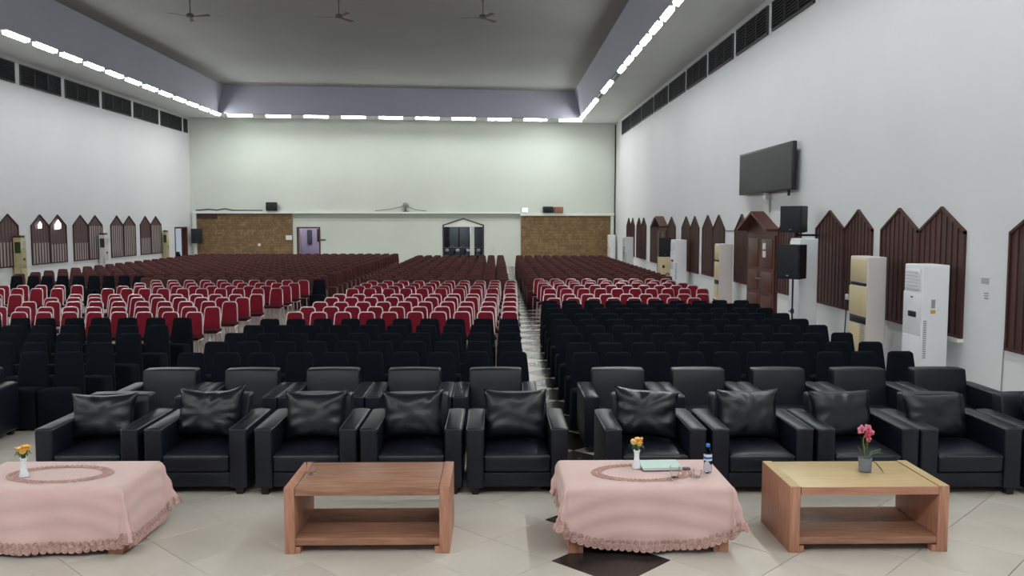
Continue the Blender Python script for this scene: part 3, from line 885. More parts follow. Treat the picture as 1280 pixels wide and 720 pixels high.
# ---- things on the tables
def petal_cup(mb, c, r, tilt, az, open_=.6):
    """one curved petal"""
    pts = []
    for i in range(5):
        u = i / 4; row = []
        for j in range(5):
            v = -1 + j / 2
            wd = r * .8 * math.sin(PI * (.12 + .76 * u)) * v
            rad = r * (.25 + open_ * u * u); z = r * 1.3 * u
            row.append(Vector((rad - .25 * wd * wd / r, wd, z)))
        pts.append(row)
    mx = Matrix.Translation(c) @ Matrix.Rotation(az, 4, 'Z') @ Matrix.Rotation(tilt, 4, 'Y')
    mb.grid(pts, mx)
def leaf_blade(mb, pts, w, n=None):
    pts = [Vector(p) for p in pts]; g = []
    for i, p in enumerate(pts):
        t = pts[min(i + 1, len(pts) - 1)] - pts[max(i - 1, 0)]
        s = t.cross(Vector((0, 0, 1)))
        if s.length < 1e-6: s = Vector((1, 0, 0))
        s.normalize(); k = w * math.sin(PI * (.1 + .88 * i / (len(pts) - 1)))
        g.append([p - s * k + Vector((0, 0, k * .4)), p, p + s * k + Vector((0, 0, k * .4))])
    mb.grid(g)
def rose_vase(x, y, lab):
    r = thing('flower_vase', lab, 'vase', (x, y, ZT), 0, 'white bud vases with yellow roses')
    a = MB(); a.lathe([(.036, 0), (.037, .004), (.026, .04), (.019, .085), (.021, .12), (.028, .142), (.024, .142), (.017, .12), (.014, .09)], 18); a.build('vase', M['ceramic'], r)
    fl = [(-.022, -.01, .205, .034), (.018, .014, .212, .036), (.012, -.03, .195, .032)]
    for i, (fx, fy, fz, fr) in enumerate(fl):
        b = MB()
        for k in range(8):
            petal_cup(b, Vector((fx, fy, fz - fr * .5)), fr * (.6 if k < 3 else .95), .1 if k < 3 else .25, k * 2.4 + i, .3 if k < 3 else .45)
        f = b.build('rose', M['rose_light'] if i == 0 else M['rose'], r, 60)
        s = MB(); s.tube([(0, 0, .1), (fx * .5, fy * .5, .15), (fx, fy, fz - fr * .4)], .0035, 5); s.build('stem', M['leaf'], f)
    l = MB()
    for k in range(7):
        a_ = k * 2 * PI / 7 + .3; c, s = math.cos(a_), math.sin(a_)
        leaf_blade(l, [(0, 0, .135), (.02 * c, .02 * s, .16), (.045 * c, .045 * s, .172 + .01 * (k % 2)), (.065 * c, .065 * s, .16)], .014)
    l.build('leaves', M['leaf'], r, 60)
rose_vase(-3.53, 6.46, 'white bud vase with yellow roses on the left pink cloth')
rose_vase(1.085, 6.6, 'white bud vase with yellow roses beside the mint folder')
# folder
r = thing('document_folder', 'mint green folder of papers on the pink cloth beside the vase', 'folder', (1.27, 6.62, ZT), 0.03)
a = MB(); a.box(-.155, .155, -.11, .12, 0, .004); a.build('back_cover', M['folder_dark'], r, 0)
a = MB(); a.box(-.15, .15, -.105, .115, .004, .02); a.build('pages', M['page'], r, 0)
a = MB(); a.box(-.155, .15, -.107, .12, .02, .024); a.build('front_cover', M['folder'], r, 0)
a = MB(); a.rbox((1.445, 6.545, ZT + .008), (.085, .045, .016), .005, 1)
tag(a.build('phone', M['folder_dark'], None, 40), 'small dark gray phone at the right edge of the mint folder', 'phone')
def tumbler(x, y, z, lab, h=.075, r0=.026, r1=.036, up=True, grp=None):
    p = [(r0, 0), (r1, h), (r1 - .003, h), (r0 - .003, .006), (.0005, .006)]
    mb = MB()
    if up: mb.lathe(p, 20)
    else: mb.lathe([(r, h - zz) for r, zz in p], 20)
    o = mb.build('drinking_glass', M['glass'], None, 60, (x, y, z)); tag(o, lab, 'glass', grp)
tumbler(1.325, 6.33, ZT, 'clear cup standing in front of the mint folder', .085, .026, .038)
tumbler(1.50, 6.36, ZT, 'clear cup right of the one before the folder', .05, .024, .034)
tumbler(-1.405, 6.53, TH + .002, 'clear tumbler at the left of the bare brown table', .085, .034, .038)
# bottle
r = thing('water_bottle', 'clear plastic water bottle with blue cap and label on pink cloth', 'bottle', (1.605, 6.47, ZT))
a = MB(); a.lathe([(.026, 0), (.031, .006), (.031, .05), (.029, .055), (.031, .06), (.031, .13), (.029, .15), (.018, .178), (.013, .19), (.013, .20), (.011, .20), (.011, .19), (.016, .177), (.027, .15), (.029, .12), (.029, .01), (.02, .004)], 20)
a.build('bottle_body', M['pet'], r, 50)
a = MB(); a.lathe([(.015, .197), (.0155, .2), (.0155, .216), (.013, .219), (.0005, .219)], 16); a.build('cap', M['blue'], r)
a = MB(); a.lathe([(.0316, .095), (.0318, .096), (.0318, .143), (.0316, .144)], 24, cap=False); lb = a.build('wrap_label', M['label_white'], r)
a = MB(); a.lathe([(.0321, .108), (.0322, .109), (.0322, .124), (.0321, .125)], 24, cap=False); a.build('blue_band', M['label_blue'], lb)
# orchid
r = thing('potted_orchid', 'pink orchid with strap leaves in a gray pot on pale table', 'plant', (2.83, 6.52, TH + .003))
a = MB(); a.lathe([(.043, 0), (.046, .003), (.05, .09), (.051, .1), (.046, .1), (.044, .085), (.0005, .082)], 20); a.build('pot', M['pot'], r)
a = MB(); a.tube([(0, 0, .08), (-.012, -.005, .16), (-.025, -.01, .23), (-.02, -.02, .28)], .005, 6); a.build('stem', M['stem'], r)
def leafp(pts, w, m):
    l = MB(); leaf_blade(l, pts, w); l.build('leaf', M[m], r, 60)
leafp([(.01, 0, .09), (.05, 0, .125), (.1, -.01, .145), (.14, -.02, .125)], .012, 'leaf')
leafp([(.01, .01, .09), (.06, .02, .14), (.13, .03, .155), (.2, .03, .12)], .01, 'leaf')
leafp([(.02, -.02, .09), (.06, -.05, .07), (.09, -.08, .03), (.105, -.1, .003)], .011, 'leaf_dark')
leafp([(-.01, 0, .09), (-.03, 0, .14), (-.06, -.01, .19), (-.08, -.02, .2)], .009, 'leaf')
leafp([(-.005, 0, .09), (0, .01, .17), (-.02, .02, .24), (-.05, .02, .27)], .01, 'stem')
leafp([(0, 0, .09), (.012, 0, .15), (.01, -.005, .21), (.0, -.01, .25)], .012, 'stem')
def orchid(c, s, m, az):
    f = MB()
    for k in range(5):
        a_ = 2 * PI * k / 5 + az; L = s * (1.0 if k % 2 else .85)
        g = []
        for i in range(5):
            u = i / 4; row = []
            for j in range(5):
                v = -1 + j / 2; wd = s * .48 * math.sin(PI * (.08 + .86 * u)) * v
                x = L * u * math.cos(a_) - wd * math.sin(a_); z = L * u * math.sin(a_) + wd * math.cos(a_)
                row.append(Vector((c[0] + x, c[1] - s * .3 * u * (1 - u) * 2 + .3 * abs(wd) , c[2] + z)))
            g.append(row)
        f.grid(g)
    fo = f.build('flower', M[m], r, 60)
    l = MB(); l.rbox((c[0], c[1] - .012, c[2] - .004), (.018, .022, .02), .008, 2); l.build('lip', M['orchid_deep'], fo)
orchid((-.045, -.02, .325), .038, 'orchid', .3); orchid((.005, -.02, .335), .036, 'orchid', .9)
orchid((.0, -.035, .29), .032, 'orchid_deep', .1); orchid((.035, -.02, .30), .028, 'orchid', .5); orchid((.01, -.03, .255), .026, 'orchid', 1.2)

# ---- banquet chairs with red backs on chrome frames (facing the camera, -y)
def back_outline(wb, wt, z0, z1, y0, y1, r, k=4):
    """right half bottom -> top -> left half bottom, rounded top corners"""
    P = []
    def at(x, z):
        f = (z - z0) / (z1 - z0); return Vector((x, y0 + (y1 - y0) * f, z))
    P.append(at(wb / 2, z0)); P.append(at(wb / 2 + (wt - wb) / 2 * .6, z0 + (z1 - z0) * .6))
    for i in range(k + 1):
        a = PI / 2 * i / k
        P.append(at(wt / 2 - r + r * math.cos(a), z1 - r + r * math.sin(a)))
    return P + [Vector((-p.x, p.y, p.z)) for p in P[::-1]]
def red_parts(detail):
    out = []
    P = back_outline(.292, .245, .455, .838, .125, .195, .05, 3 if detail else 2)
    n = len(P); mb = MB(); vs = []
    for s, dy in ((1, -.022), (1, .018)):
        vs += [p + Vector((0, dy, 0)) for p in P]
    cen = Vector((0, .16, .64)); vs += [Vector((0, .135, .64)), ]
    fs = [(i, (i + 1) % n, 2 * n) for i in range(n)] + [tuple(range(n, 2 * n))[::-1]] + [(i, i + n, (i + 1) % n + n, (i + 1) % n) for i in range(n)]
    mb.add(vs, [f[::-1] for f in fs])
    out.append(('backrest', mb.mesh('backrest', M['red_cloth'], 50)))
    mb = MB(); mb.rbox((0, -.045, .445), (.375, .37, .055), .02, 2 if detail else 1, 2,
                       lambda x, y, z, p: (p.x * (1 - .06 * y), p.y, p.z + (.012 * (1 - x * x) * (1 - y * y) if z > 0 else 0)))
    out.append(('seat', mb.mesh('seat', M['seat_cloth'], 50)))
    fr = MB(); Q = back_outline(.322, .272, .40, .85, .115, .2, .06, 4 if detail else 3)
    fr.tube(Q, .0115, 6 if detail else 5)
    fr.tube([(.17, -.2, .41), (-.17, -.2, .41)], .011, 5); fr.tube([(.17, .12, .41), (-.17, .12, .41)], .011, 5)
    fr.tube([(.17, -.2, .41), (.165, .12, .405)], .011, 5); fr.tube([(-.17, -.2, .41), (-.165, .12, .405)], .011, 5)
    legs = []
    for sx in (-1, 1):
        legs.append([(sx * .172, -.2, .41), (sx * .18, -.215, .2), (sx * .185, -.23, .001)])
        legs.append([(sx * .161, .115, .41), (sx * .172, .165, .2), (sx * .18, .215, .001)])
    if detail:
        out.append(('back_frame', fr.mesh('back_frame', M['chrome'], 60)))
        for l in legs:
            m = MB(); m.tube(l, .0125, 6); out.append(('leg', m.mesh('leg', M['chrome'], 60)))
    else:
        for l in legs: fr.tube(l, .0125, 5)
        out.append(('frame', fr.mesh('frame', M['chrome'], 60)))
    return out
def make_red(detail):
    r = thing('banquet_chair', 'x', 'chair')
    for n_, me in red_parts(detail): link(n_, me, r)
    remember(r); return r
RED = {True: make_red(True), False: make_red(False)}; red_used = set()
def red_chair(x, ytop, lab, group, rz=None):
    det = ytop < 19
    rz = random.gauss(0, .02) if rz is None else rz
    p = RED[det]; loc = (x + random.gauss(0, .008), ytop - .2 + random.gauss(0, .015), 0)
    if det not in red_used:
        red_used.add(det); p.location = loc; p.rotation_euler = (0, 0, rz); p['label'] = lab; p['group'] = group
    else: dup(p, loc, rz, lab, group)
CY = [14.95, 15.87, 16.83, 17.85, 18.65, 20.22, 21.07, 21.97, 22.88]
def lerp(a, b, t): return a + (b - a) * t
for i, y in enumerate(CY):
    x0 = lerp(-3.45, -3.24, i / 8); x1 = lerp(.23, .39, i / 8)
    for k in range(10):
        red_chair(lerp(x1, x0, k / 9), y, f'red-backed chair, {ORD[k + 1]} left of tiled aisle, {ORD[i + 1]} red row, centre block', 'red chairs of the centre block')
LYR = [15.0, 15.93, 16.98, 17.87, 18.67, 20.3, 21.1, 22.13, 23.2]
for i, y in enumerate(LYR):
    x1 = -5.16 if i < 4 else -5.11
    x0 = x1 - 3.87
    for k in range(10):
        X = lerp(x1, x0, k / 9)
        if X < -.585 * y - .2 + .0184 * y: continue
        red_chair(X, y, f'red-backed chair, {ORD[k + 1]} from right end, {ORD[i + 1]} red row, left block', 'red chairs of the left block')
for i, y in enumerate((17.87, 18.67, 20.35, 21.4)):
    for k in range(5):
        X = -10.2 - .44 * k
        if X < -.575 * y - .15: continue
        red_chair(X, y, f'red-backed chair beyond the gap by left wall, {ORD[k + 1]} from its right, {ORD[i + 1]} row', 'red chairs near the left wall')
RYR = [(17.62, 1.17, 8, .409), (18.56, 1.15, 9, .411), (20.1, 1.25, 10, .393), (21.1, 1.23, 10, .394), (21.95, 1.2, 10, .392), (22.75, 1.22, 9, .42), (23.55, 1.17, 9, .43)]
for i, (y, x0, n, sp) in enumerate(RYR):
    for k in range(n):
        red_chair(x0 + k * sp, y, f'red-backed chair, {ORD[k + 1]} right of tiled aisle, {ORD[i + 1]} red row, right block', 'red chairs of the right block')
red_chair(4.63, 17.75, 'red-backed chair turned sideways at the right end of the first right-block row', 'red chairs of the right block', rz=1.5)

# ---- chairs in stretch covers
def cover_mb(fine=True):
    mb = MB()
    def back(x, y, z, p):
        w = .86 if z > .6 else 1
        f = (z + 1) / 2                                    # 0 floor .. 1 top
        sx = (1.0 if f < .5 else 1 - .24 * (f - .5) / .5) * (1 - .17 * (max(0, f - .955) / .045) ** 2)
        yy = p.y + .03 + (.135 * max(0, f - .12)) + (.02 * (1 - f) if y > 0 else 0)
        return (p.x * sx, yy, p.z)
    mb.rbox((0, .04, .43), (.385, .062, .86), .031, 2 if fine else 1, 3 if fine else 2, back)
    def seat(x, y, z, p):
        f = (1 - z) / 2
        k = 1 + .03 * f
        zz = p.z
        if z > .5: zz += .012 * (1 - x * x) - .02 * max(0, y)
        if z < -.9: zz += .035 * (1 - x * x) * (1 if abs(y) > .6 else 0) * (1 if fine else 0) + .03 * (1 - y * y) * (1 if abs(x) > .6 else 0)
        return (p.x * k, p.y * k, zz)
    mb.rbox((0, -.105, .2375), (.385, .30, .475), .03, 2 if fine else 1, 3 if fine else 2, seat)
    return mb
cov_me = {c: cover_mb(True).mesh('chair_cover', M[c], 50) for c in ('black_cloth', 'brown_cloth')}
def covered(x, ytop, colour, lab, group):
    o = link('covered_chair' if colour == 'black' else 'slipcovered_chair', cov_me[colour + '_cloth'], None, (x + random.gauss(0, .008), ytop - .185 + random.gauss(0, .012), 0), random.gauss(0, .025))
    tag(o, lab, 'chair', group)
BR = [10.23, 11.06, 11.98, 12.88, 13.7, 14.6, 15.5, 16.35, 17.02]
for i, y in enumerate(BR):
    for k in range(10):
        covered(lerp(1.05, 4.82, k / 9), y, 'black', f'black covered chair, {ORD[k + 1]} right of tiled aisle, {ORD[i + 1]} black row, right block', 'black covered chairs of the right block')
for i, y in enumerate([10.28, 11.22, 12.07, 13.0, 13.85]):
    for k in range(10):
        covered(lerp(.2, -3.6, k / 9), y, 'black', f'black covered chair, {ORD[k + 1]} left of tiled aisle, {ORD[i + 1]} black row, centre block', 'black covered chairs of the centre block')
for i, (y, n) in enumerate([(10.4, 2), (11.2, 4), (12.1, 5), (13.05, 6), (14.05, 8)]):
    for k in range(n):
        covered(-5.06 - .43 * k, y, 'black', f'black covered chair, {ORD[k + 1]} from right end, {ORD[i + 1]} black row, left block', 'black covered chairs of the left block')
for k in range(9):
    covered(-10.2 - .433 * k, 25.1, 'black', f'black covered chair in the row behind the far left red chairs, {ORD[k + 1]} from right', 'black covered chairs near the left wall')
covered(-4.72, 23.35, 'black', 'single black covered chair at the right end of the last left-block red row', 'black covered chairs of the left block')
brown = []
for i in range(19):
    for k in range(10): brown.append((1.05 + .42 * k, 24.5 + .86 * i, f'{ORD[k + 1]} right of tiled aisle, {ORD[i + 1]} brown row, right block', 'brown covered chairs of the right block'))
for i in range(20):
    for k in range(10): brown.append((.2 - .41 * k, 23.78 + .86 * i, f'{ORD[k + 1]} left of tiled aisle, {ORD[i + 1]} brown row, centre block', 'brown covered chairs of the centre block'))
for i in range(2):
    for k in range(12): brown.append((-5.0 - .42 * k, 24.15 + .9 * i, f'{ORD[k + 1]} from right end, {ORD[i + 1]} brown row, left block', 'brown covered chairs of the left block'))
for i in range(20):
    for k in range(23): brown.append((-4.88 - .42 * k, 26.1 + .855 * i, f'{ORD[k + 1]} from right end, {ORD[i + 3]} brown row, left block', 'brown covered chairs of the left block'))
brown.sort(key=lambda b: b[0] ** 2 + b[1] ** 2)
for x, y, l, g in brown[:300]: covered(x, y, 'brown', 'brown covered chair, ' + l, g)
pro = cover_mb(False); rest = MB()
for x, y, l, g in brown[300:]:
    rest.add(pro.v, pro.f, Matrix.Translation((x + random.gauss(0, .008), y - .185 + random.gauss(0, .012), 0)) @ Matrix.Rotation(random.gauss(0, .025), 4, 'Z'))
o = rest.build('slipcovered_chairs', M['brown_cloth'], None, 50)
tag(o, 'brown covered chairs filling the rows towards the far wall', 'chairs', None, 'stuff')

# ================================================================== THINGS ALONG THE WALLS
def air_con(lab, x0, x1, y0, y1, h, front, side, sgn=-1, style='panel', group='standing air conditioners'):
    """sgn -1: front faces -x (right wall), +1: front faces +x"""
    d, w = x1 - x0, y1 - y0
    r = thing('air_conditioner', lab, 'air conditioner', ((x0 + x1) / 2, (y0 + y1) / 2, 0), 0, group)
    F = sgn * d / 2
    a = MB(); a.rbox((0, 0, h / 2), (d, w, h), .018, 2); a.build('cabinet', M[side], r)
    def fp(nm, z0, z1, m, a0=-.5, a1=.5, th=.014, par=None):
        b = MB(); b.rbox((F + sgn * th / 2, w * (a0 + a1) / 2, (z0 + z1) / 2), (th, w * (a1 - a0) - .02, z1 - z0), .005, 1)
        return b.build(nm, M[m], par or r)
    if style == 'panel':
        out = fp('air_outlet', h - .36, h - .07, 'white_side', -.42, .42)
        g = MB()
        for k in range(6): z = h - .34 + k * .045; g.box(*sorted((F + sgn * .012, F + sgn * .026)), -w * .38, w * .38, z, z + .022)
        g.build('outlet_blades', M[front], out, 0)
        fp('front_panel', h - .98, h - .39, front); fp('lower_panel', .05, h - 1.0, front)
        fp('display', h - .74, h - .66, 'dark', -.28, .2, .02)
        fp('badge', h - .47, h - .45, 'dark', -.08, .08, .02)
    elif style == 'plain':
        fp('front_panel', .05, h - .05, front)
    else:
        fp('upper_panel', h - .40, h - .04, front, -.46, .46)
        fp('dark_slot', h - .47, h - .42, 'dark', -.46, .46, .006)
        fp('front_panel', h - .94, h - .49, front); fp('dark_slot', h - 1.08, h - .96, 'dark', -.47, .47, .006); fp('lower_panel', .05, h - 1.1, front)
    if style == 'panel':
        g = MB()
        for k in range(18): z = .5 + k * .03; g.box(*sorted((sgn * (d / 2 - .075), sgn * (d / 2 - .03))), -w / 2 - .004, -w / 2 + .002, z, z + .016)
        g.build('side_grille', M['grille'], r, 0)
    elif style == 'slots':
        g = MB()
        for k in range(9): z = .45 + k * .035; g.box(*sorted((F + sgn * .012, F + sgn * .02)), -w * .45, -w * .2, z, z + .018)
        g.build('front_grille', M['grille'], r, 0)
    if sgn > 0:
        g = MB(); g.box(-d * .3, d * .42, -w / 2 - .004, -w / 2 + .004, h - .5, h - .14); g.build('upper_opening', M['leaf_dark'], r, 0)
        g = MB(); g.box(-d / 2 + .02, d / 2 - .02, -w / 2 + .02, w / 2 - .02, h, h + .07); g.build('dark_lid', M['door_wood'], r, 0)
    return r
ac = air_con('white standing air conditioner nearest the camera on the right', 5.90, 6.28, 11.93, 12.46, 1.80, 'white', 'white')
a = MB(); a.box(-.055, -.005, -.272, -.264, 1.2, 1.32); st = a.build('energy_sticker', M['grille'], ac, 0)
a = MB(); a.rbox((-.03, -.268, 1.15), (.07, .006, .05), .003, 1); a.build('warning_sticker', M['yellow_sticker'], ac, 0)
air_con('cream standing air conditioner with dark slots, second from the right', 5.88, 6.18, 13.66, 14.35, 1.84, 'cream', 'cream_side', style='slots')
air_con('tall white standing cabinet air conditioner behind the tripod speaker', 5.72, 6.06, 16.3, 16.85, 2.08, 'white', 'white_side', style='plain')
air_con('cream standing air conditioner left of the right wall door', 5.9, 6.26, 22.92, 23.42, 1.81, 'cream', 'cream_side', style='slots')
air_con('bluish white standing air conditioner by the far speaker on cabinet', 5.9, 6.3, 28.7, 29.35, 1.80, 'white', 'white')
air_con('gray standing air conditioner under the farthest right wall shutters', 5.65, 6.03, 38.2, 38.8, 1.72, 'grille', 'white_side')
air_con('white standing air conditioner in the far right corner', 6.02, 6.38, 46.55, 47.05, 1.70, 'cream', 'white_side')
air_con('aged yellow standing air conditioner between the nearest left wall windows', -15.61, -15.35, 28.5, 28.8, 1.88, 'yellow', 'yellow', 1, 'panel')
air_con('off-white standing air conditioner between the middle left wall windows', -15.61, -15.37, 34.6, 34.9, 1.88, 'cream_side', 'cream_side', 1, 'panel')
air_con('yellow standing air conditioner just before the left wall doorway', -15.61, -15.42, 41.2, 41.45, 1.92, 'yellow', 'yellow', 1, 'panel')

# speakers
def speaker(lab, loc, size, rz, group=None):
    w, d, h = size
    r = thing('loudspeaker', lab, 'speaker', loc, rz, group)
    P = [(-w / 2, -d / 2), (w / 2, -d / 2), (w * .36, d / 2), (-w * .36, d / 2)]
    a = MB(); a.prism(P, 2, 0, h); a.build('cabinet', M['black'], r, 0)
    a = MB(); a.rbox((0, -d / 2 - .008, h / 2), (w * .9, .02, h * .9), .008, 1); g = a.build('grille', M['speaker_grille'], r)
    a = MB(); a.rbox((0, -d / 2 - .02, h * .1), (.05, .006, .02), .003, 1); a.build('badge', M['steel'], g)
    return r
speaker('black loudspeaker on a wall bracket above the tripod speaker', (6.0, 17.42, 2.19), (.46, .38, .52), -.8)
r = thing('speaker_bracket', 'dark steel wall bracket holding the upper right loudspeaker', 'bracket', (6.03, 17.42, 2.09))
a = MB(); a.lathe([(.16, .09), (.16, .098), (.03, .098)], 16); a.lathe([(.03, .0), (.03, .09)], 10); a.build('plate', M['dark'], r)
a = MB(); a.tube([(0, 0, .04), (.45, .0, .04)], .022, 8); a.build('arm', M['dark'], r)
a = MB(); a.box(.44, .47, -.06, .06, -.1, .16); a.build('wall_plate', M['dark'], r, 0)
sp = speaker('black loudspeaker on a tripod stand before the right wall door', (5.44, 15.85, 1.36), (.44, .40, .62), -.8)
r = thing('speaker_stand', 'black tripod stand under the lower right loudspeaker', 'stand', (5.44, 15.85, 0))
a = MB(); a.tube([(0, 0, .12), (0, 0, 1.36)], .017, 8); a.build('pole', M['dark'], r)
a = MB(); a.tube([(0, 0, .72), (0, 0, .8)], .032, 8); a.tube([(0, 0, .76), (-.07, -.02, .76)], .012, 6); a.build('collar', M['dark'], r)
for k in range(3):
    t_ = k * 2 * PI / 3 + .5
    a = MB(); a.tube([(0, 0, .55), (.26 * math.cos(t_), .26 * math.sin(t_), .012)], .012, 6); a.build('leg', M['dark'], r)
# screen
r = thing('wall_screen', 'wide dark flat screen on a bracket above the right wall door', 'screen', (6.31, 20.62, 3.08))
a = MB(); a.rbox((.045, 0, .52), (.09, 4.06, 1.04), .01, 1); a.build('housing', M['dark'], r)
a = MB(); a.box(-.004, .002, -1.98, 1.98, .04, 1.0); a.build('display', M['screen'], r, 0)
a = MB(); a.tube([(.05, 0, .5), (.18, 0, .5)], .05, 8); a.box(.16, .188, -.3, .3, .2, .8); a.build('wall_mount', M['metal'], r, 0)
a = MB(); a.box(.03, .11, -.1, .08, -.16, .02); a.box(.12, .17, -.02, .1, -.46, -.1); a.build('cable_box', M['metal'], r)
a = MB(); a.box(.02, .06, -1.75, -1.68, -.12, .02); a.build('hook', M['dark'], r, 0)
# cabinet + speaker far along the right wall
r = thing('side_cabinet', 'cream cabinet carrying a black speaker, far along right wall', 'cabinet', (6.05, 31.3, 0))
a = MB(); a.rbox((0, 0, .57), (.36, .5, 1.14), .01, 1); a.build('body', M['cream'], r)
a = MB(); a.box(-.1, -.02, -.262, -.25, .75, .85); a.tube([(.03, -.26, .5), (.03, -.3, .55), (.13, -.3, .55), (.13, -.26, .5)], .015, 6); a.build('handle', M['dark'], r)
speaker('black loudspeaker on the cream cabinet far along right wall', (6.05, 31.3, 1.145), (.44, .40, .68), 0)
# papers and cables on right wall
for nm, lab, y0, y1, z0, z1, rows in (('wall_notice', 'printed gray notice on right wall, the upper of two', 11.33, 11.55, 1.56, 1.67, 4), ('wall_notice', 'small printed notice on right wall, the lower of two', 11.34, 11.46, 1.36, 1.49, 3)):
    r = thing(nm, lab, 'notice', (XR, (y0 + y1) / 2, z0)); w = y1 - y0; h = z1 - z0
    a = MB(); a.box(-.004, 0, -w / 2, w / 2, 0, h); a.build('sheet', M['paper'], r, 0)
    a = MB()
    for k in range(rows):
        for j in range(5):
            a.box(-.006, -.004, -w * .4 + j * w * .17, -w * .4 + j * w * .17 + w * .13, h * (.15 + .75 * k / rows), h * (.15 + .75 * k / rows) + h * .1)
    a.build('print', M['ink'], r, 0)
def cable(name, lab, pts, rad, m, cat='cable'):
    a = MB(); a.tube(pts, rad, 6); tag(a.build(name, M[m]), lab, cat)
cable('wall_cable', 'thin gray cable down the right wall under the nearest shutter', [(XR - .01, 10.93, .95), (XR - .012, 10.95, .6), (XR - .01, 10.97, .02)], .008, 'grille')
cable('corner_conduit', 'dark conduit running down the far right corner', [(XR - .05, 47.4, 7.6), (XR - .04, 47.42, 5.0), (XR - .06, 47.4, 2.9), (XR - .05, 47.42, .3)], .035, 'pipe', 'pipe')
cable('power_cable', 'dark cable hanging beside the white cabinet air conditioner', [(XR - .03, 15.9, .98), (XR - .05, 15.88, .8), (XR - .03, 15.95, .55), (XR - .06, 15.9, .3), (XR - .03, 15.9, .02)], .012, 'pipe')
a = MB(); a.rbox((XR - .03, 15.87, 1.02), (.06, .12, .1), .01, 1); tag(a.build('power_socket', M['paper']), 'white power socket under the shutter by the cabinet', 'socket')
cable('link_cable', 'thin dark cable between shutters left of the right wall door', [(XR - .01, 23.6, 2.16), (XR - .015, 24.1, 2.14), (XR - .01, 24.65, 2.15)], .012, 'pipe')

# far wall things
def fpos(u, d, z): return FAR @ Vector((u, -d, z))
speaker('dark loudspeaker standing on the trim over the left cladding', fpos(4.08, .17, 2.955), (.58, .28, .44), FAR_A)
speaker('dark loudspeaker mounted low in the far left corner', fpos(.33, .42, 1.3), (.54, .3, .74), FAR_A + .3)
r = thing('speaker_bracket', 'bracket behind the far left corner loudspeaker', 'bracket', fpos(.33, .18, 1.6), FAR_A)
a = MB(); a.tube([(0, .05, .1), (0, -.16, .1)], .03, 8); a.box(-.08, .08, .03, .06, 0, .2); a.build('arm', M['dark'], r, 0)
a = MB(); a.rbox((0, 0, .17), (.52, .3, .34), .02, 1); tag(a.build('black_box', M['black'], None, 40, fpos(18.55, .17, 2.865), FAR_A), 'black box on the trim over the right cladding', 'box')
a = MB(); a.rbox((0, 0, .16), (.48, .3, .32), .02, 1); tag(a.build('orange_box', M['orange'], None, 40, fpos(19.12, .17, 2.865), FAR_A), 'orange brown box beside the black box on the trim', 'box')
r = thing('floodlight', 'small glowing bluish floodlight on the trim above right cladding', 'lamp', fpos(17.3, .12, 2.865), FAR_A)
a = MB(); a.rbox((0, .03, .15), (.34, .14, .26), .02, 1); a.build('housing', M['metal'], r)
a = MB(); a.rbox((0, -.045, .15), (.3, .012, .22), .005, 1); a.build('lens', M['flood'], r)
a = MB(); a.box(-.1, .1, -.03, .08, 0, .03); a.build('foot', M['dark'], r, 0)
r = thing('wall_lamp', 'small gray unlit spotlight with wires above the middle of the far wall', 'lamp', fpos(10.95, .07, 2.925), FAR_A)
a = MB(); a.lathe([(.1, .2), (.15, .26), (.16, .38), (.1, .46), (.02, .48)], 12); a.build('head', M['grille'], r)
a = MB(); a.tube([(0, 0, 0), (0, 0, .22)], .03, 6); a.box(-.15, .15, -.05, .05, 0, .03); a.build('stand', M['dark'], r)
a = MB(); a.tube([(.05, 0, .3), (.5, 0, .1), (1.1, 0, .03)], .014, 5); a.tube([(-.05, 0, .3), (-.8, 0, .12), (-1.6, 0, .04)], .014, 5); a.build('wire', M['pipe'], r)
a = MB(); a.box(0, .32, -.012, 0, 0, .24); tag(a.build('paper_sheet', M['paper'], None, 0, fpos(4.74, .11, 1.45), FAR_A), 'white paper at the right edge of the left cladding', 'paper')
a = MB(); a.rbox((0, 0, 0), (.14, .05, .14), .02, 1); tag(a.build('wall_switch', M['paper'], None, 40, fpos(3.4, .125, 1.2), FAR_A), 'small white fitting on the left cladding', 'switch')
r = thing('door_sign', 'small gray sign right of the far left doorway', 'sign', fpos(6.62, .0, 1.39), FAR_A)
a = MB(); a.box(-.16, .16, -.02, 0, 0, .1); a.build('plate', M['ink'], r, 0)
a = MB(); a.box(-.1, .1, -.026, -.02, .035, .06); a.build('print', M['dark'], r, 0)
a = MB(); a.tube([(.25, -.1, 2.97), (.9, -.1, 3.03), (1.3, -.1, 2.99), (1.7, -.1, 3.06), (2.1, -.1, 2.98), (3.6, -.1, 2.97)], .035, 6)
o = a.build('loose_cable', M['pipe']); o.location = FLOC; o.rotation_euler = (0, 0, FAR_A); tag(o, 'dark loose cable lying on the trim over the left cladding', 'cable')

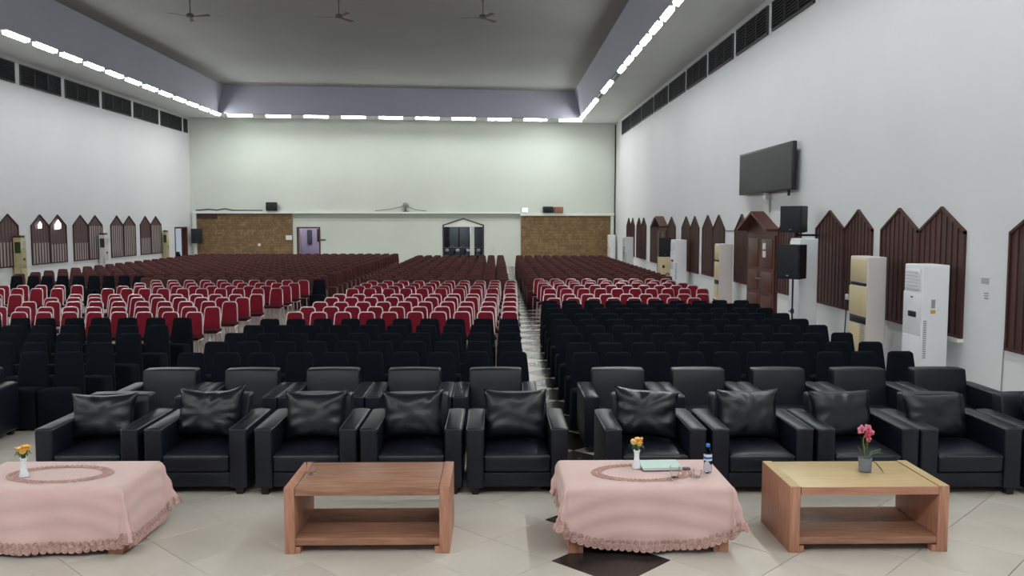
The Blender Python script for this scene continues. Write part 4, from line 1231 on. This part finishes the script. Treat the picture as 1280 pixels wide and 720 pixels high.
# scooters beyond the doorways
def scooter(lab, loc, rz, group=None):
    r = thing('scooter', lab, 'scooter', loc, rz, group)
    for x in (-.55, .55):
        a = MB(); a.tube([(x + .2 * math.cos(t * PI / 6), 0, .25 + .2 * math.sin(t * PI / 6)) for t in range(12)], .05, 6, closed=True); a.tube([(x, -.05, .25), (x, .05, .25)], .1, 8)
        a.build('wheel', M['dark'], r)
    a = MB(); a.prism([(-.7, .45), (-.2, .35), (.25, .3), (.5, .55), (.42, .95), (.32, .95), (.3, .5), (0, .48), (-.1, .72), (-.75, .78)], 1, -.13, .13); a.build('body', M['bluebike'], r, 0)
    a = MB(); a.rbox((-.4, 0, .78), (.62, .24, .1), .04, 2); a.build('seat', M['dark'], r)
    a = MB(); a.tube([(.36, -.25, 1.02), (.4, 0, .98), (.36, .25, 1.02)], .018, 6); a.tube([(.36, -.22, 1.0), (.34, -.26, 1.14)], .01, 5); a.tube([(.36, .22, 1.0), (.34, .26, 1.14)], .01, 5); a.build('handlebar', M['steel'], r)
    a = MB(); a.rbox((.5, 0, .86), (.08, .2, .14), .03, 2); a.build('headlamp', M['metal'], r)
    return r
for k, u in enumerate((13.15, 13.73, 14.3, 14.87)):
    p = fpos(u, -1.15, 0)
    scooter(f'dark blue scooter parked in the central porch, {ORD[k + 1]} from the left', (p.x, p.y, -.008), FAR_A - PI / 2, 'scooters in the central porch')
scooter('dark scooter standing outside the far left wall doorway', (XL - 1.05, 46.55, -.02), .9)

# ceiling fans
def fan(x, y, rz, lab):
    r = thing('ceiling_fan', lab, 'fan', (x, y, 8.47), rz, 'ceiling fans')
    a = MB(); a.tube([(0, 0, .08), (0, 0, Z_CEIL - 8.47)], .018, 8); a.build('rod', M['fan'], r)
    a = MB(); a.lathe([(.02, .46), (.06, .56), (.07, .63)], 12); a.build('canopy', M['fan'], r)
    a = MB(); a.lathe([(.03, -.03), (.1, -.02), (.12, .03), (.09, .08), (.03, .1)], 16); a.build('motor', M['fan'], r)
    for k in range(3):
        t_ = 2 * PI * k / 3; mx = Matrix.Rotation(t_, 4, 'Z') @ Matrix.Rotation(-.22, 4, 'X')
        a = MB(); a.add([(.1, -.03, -.005), (.2, -.03, -.005), (.66, -.07, -.005), (.66, .06, -.005), (.2, .04, -.005), (.1, .03, -.005)] + [(.1, -.03, .005), (.2, -.03, .005), (.66, -.07, .005), (.66, .06, .005), (.2, .04, .005), (.1, .03, .005)],
                        [(5, 4, 3, 2, 1, 0), (6, 7, 8, 9, 10, 11)] + [(i, (i + 1) % 6, (i + 1) % 6 + 6, i + 6) for i in range(6)], mx)
        a.build('blade', M['fan_blade'], r, 0)
fan(-9.07, 26.6, -.28, 'three-bladed ceiling fan on the left, one blade edge-on')
fan(-4.67, 26.6, -1.0, 'three-bladed ceiling fan in the middle of the three')
fan(-.38, 26.6, -1.1, 'three-bladed ceiling fan on the right of the three')
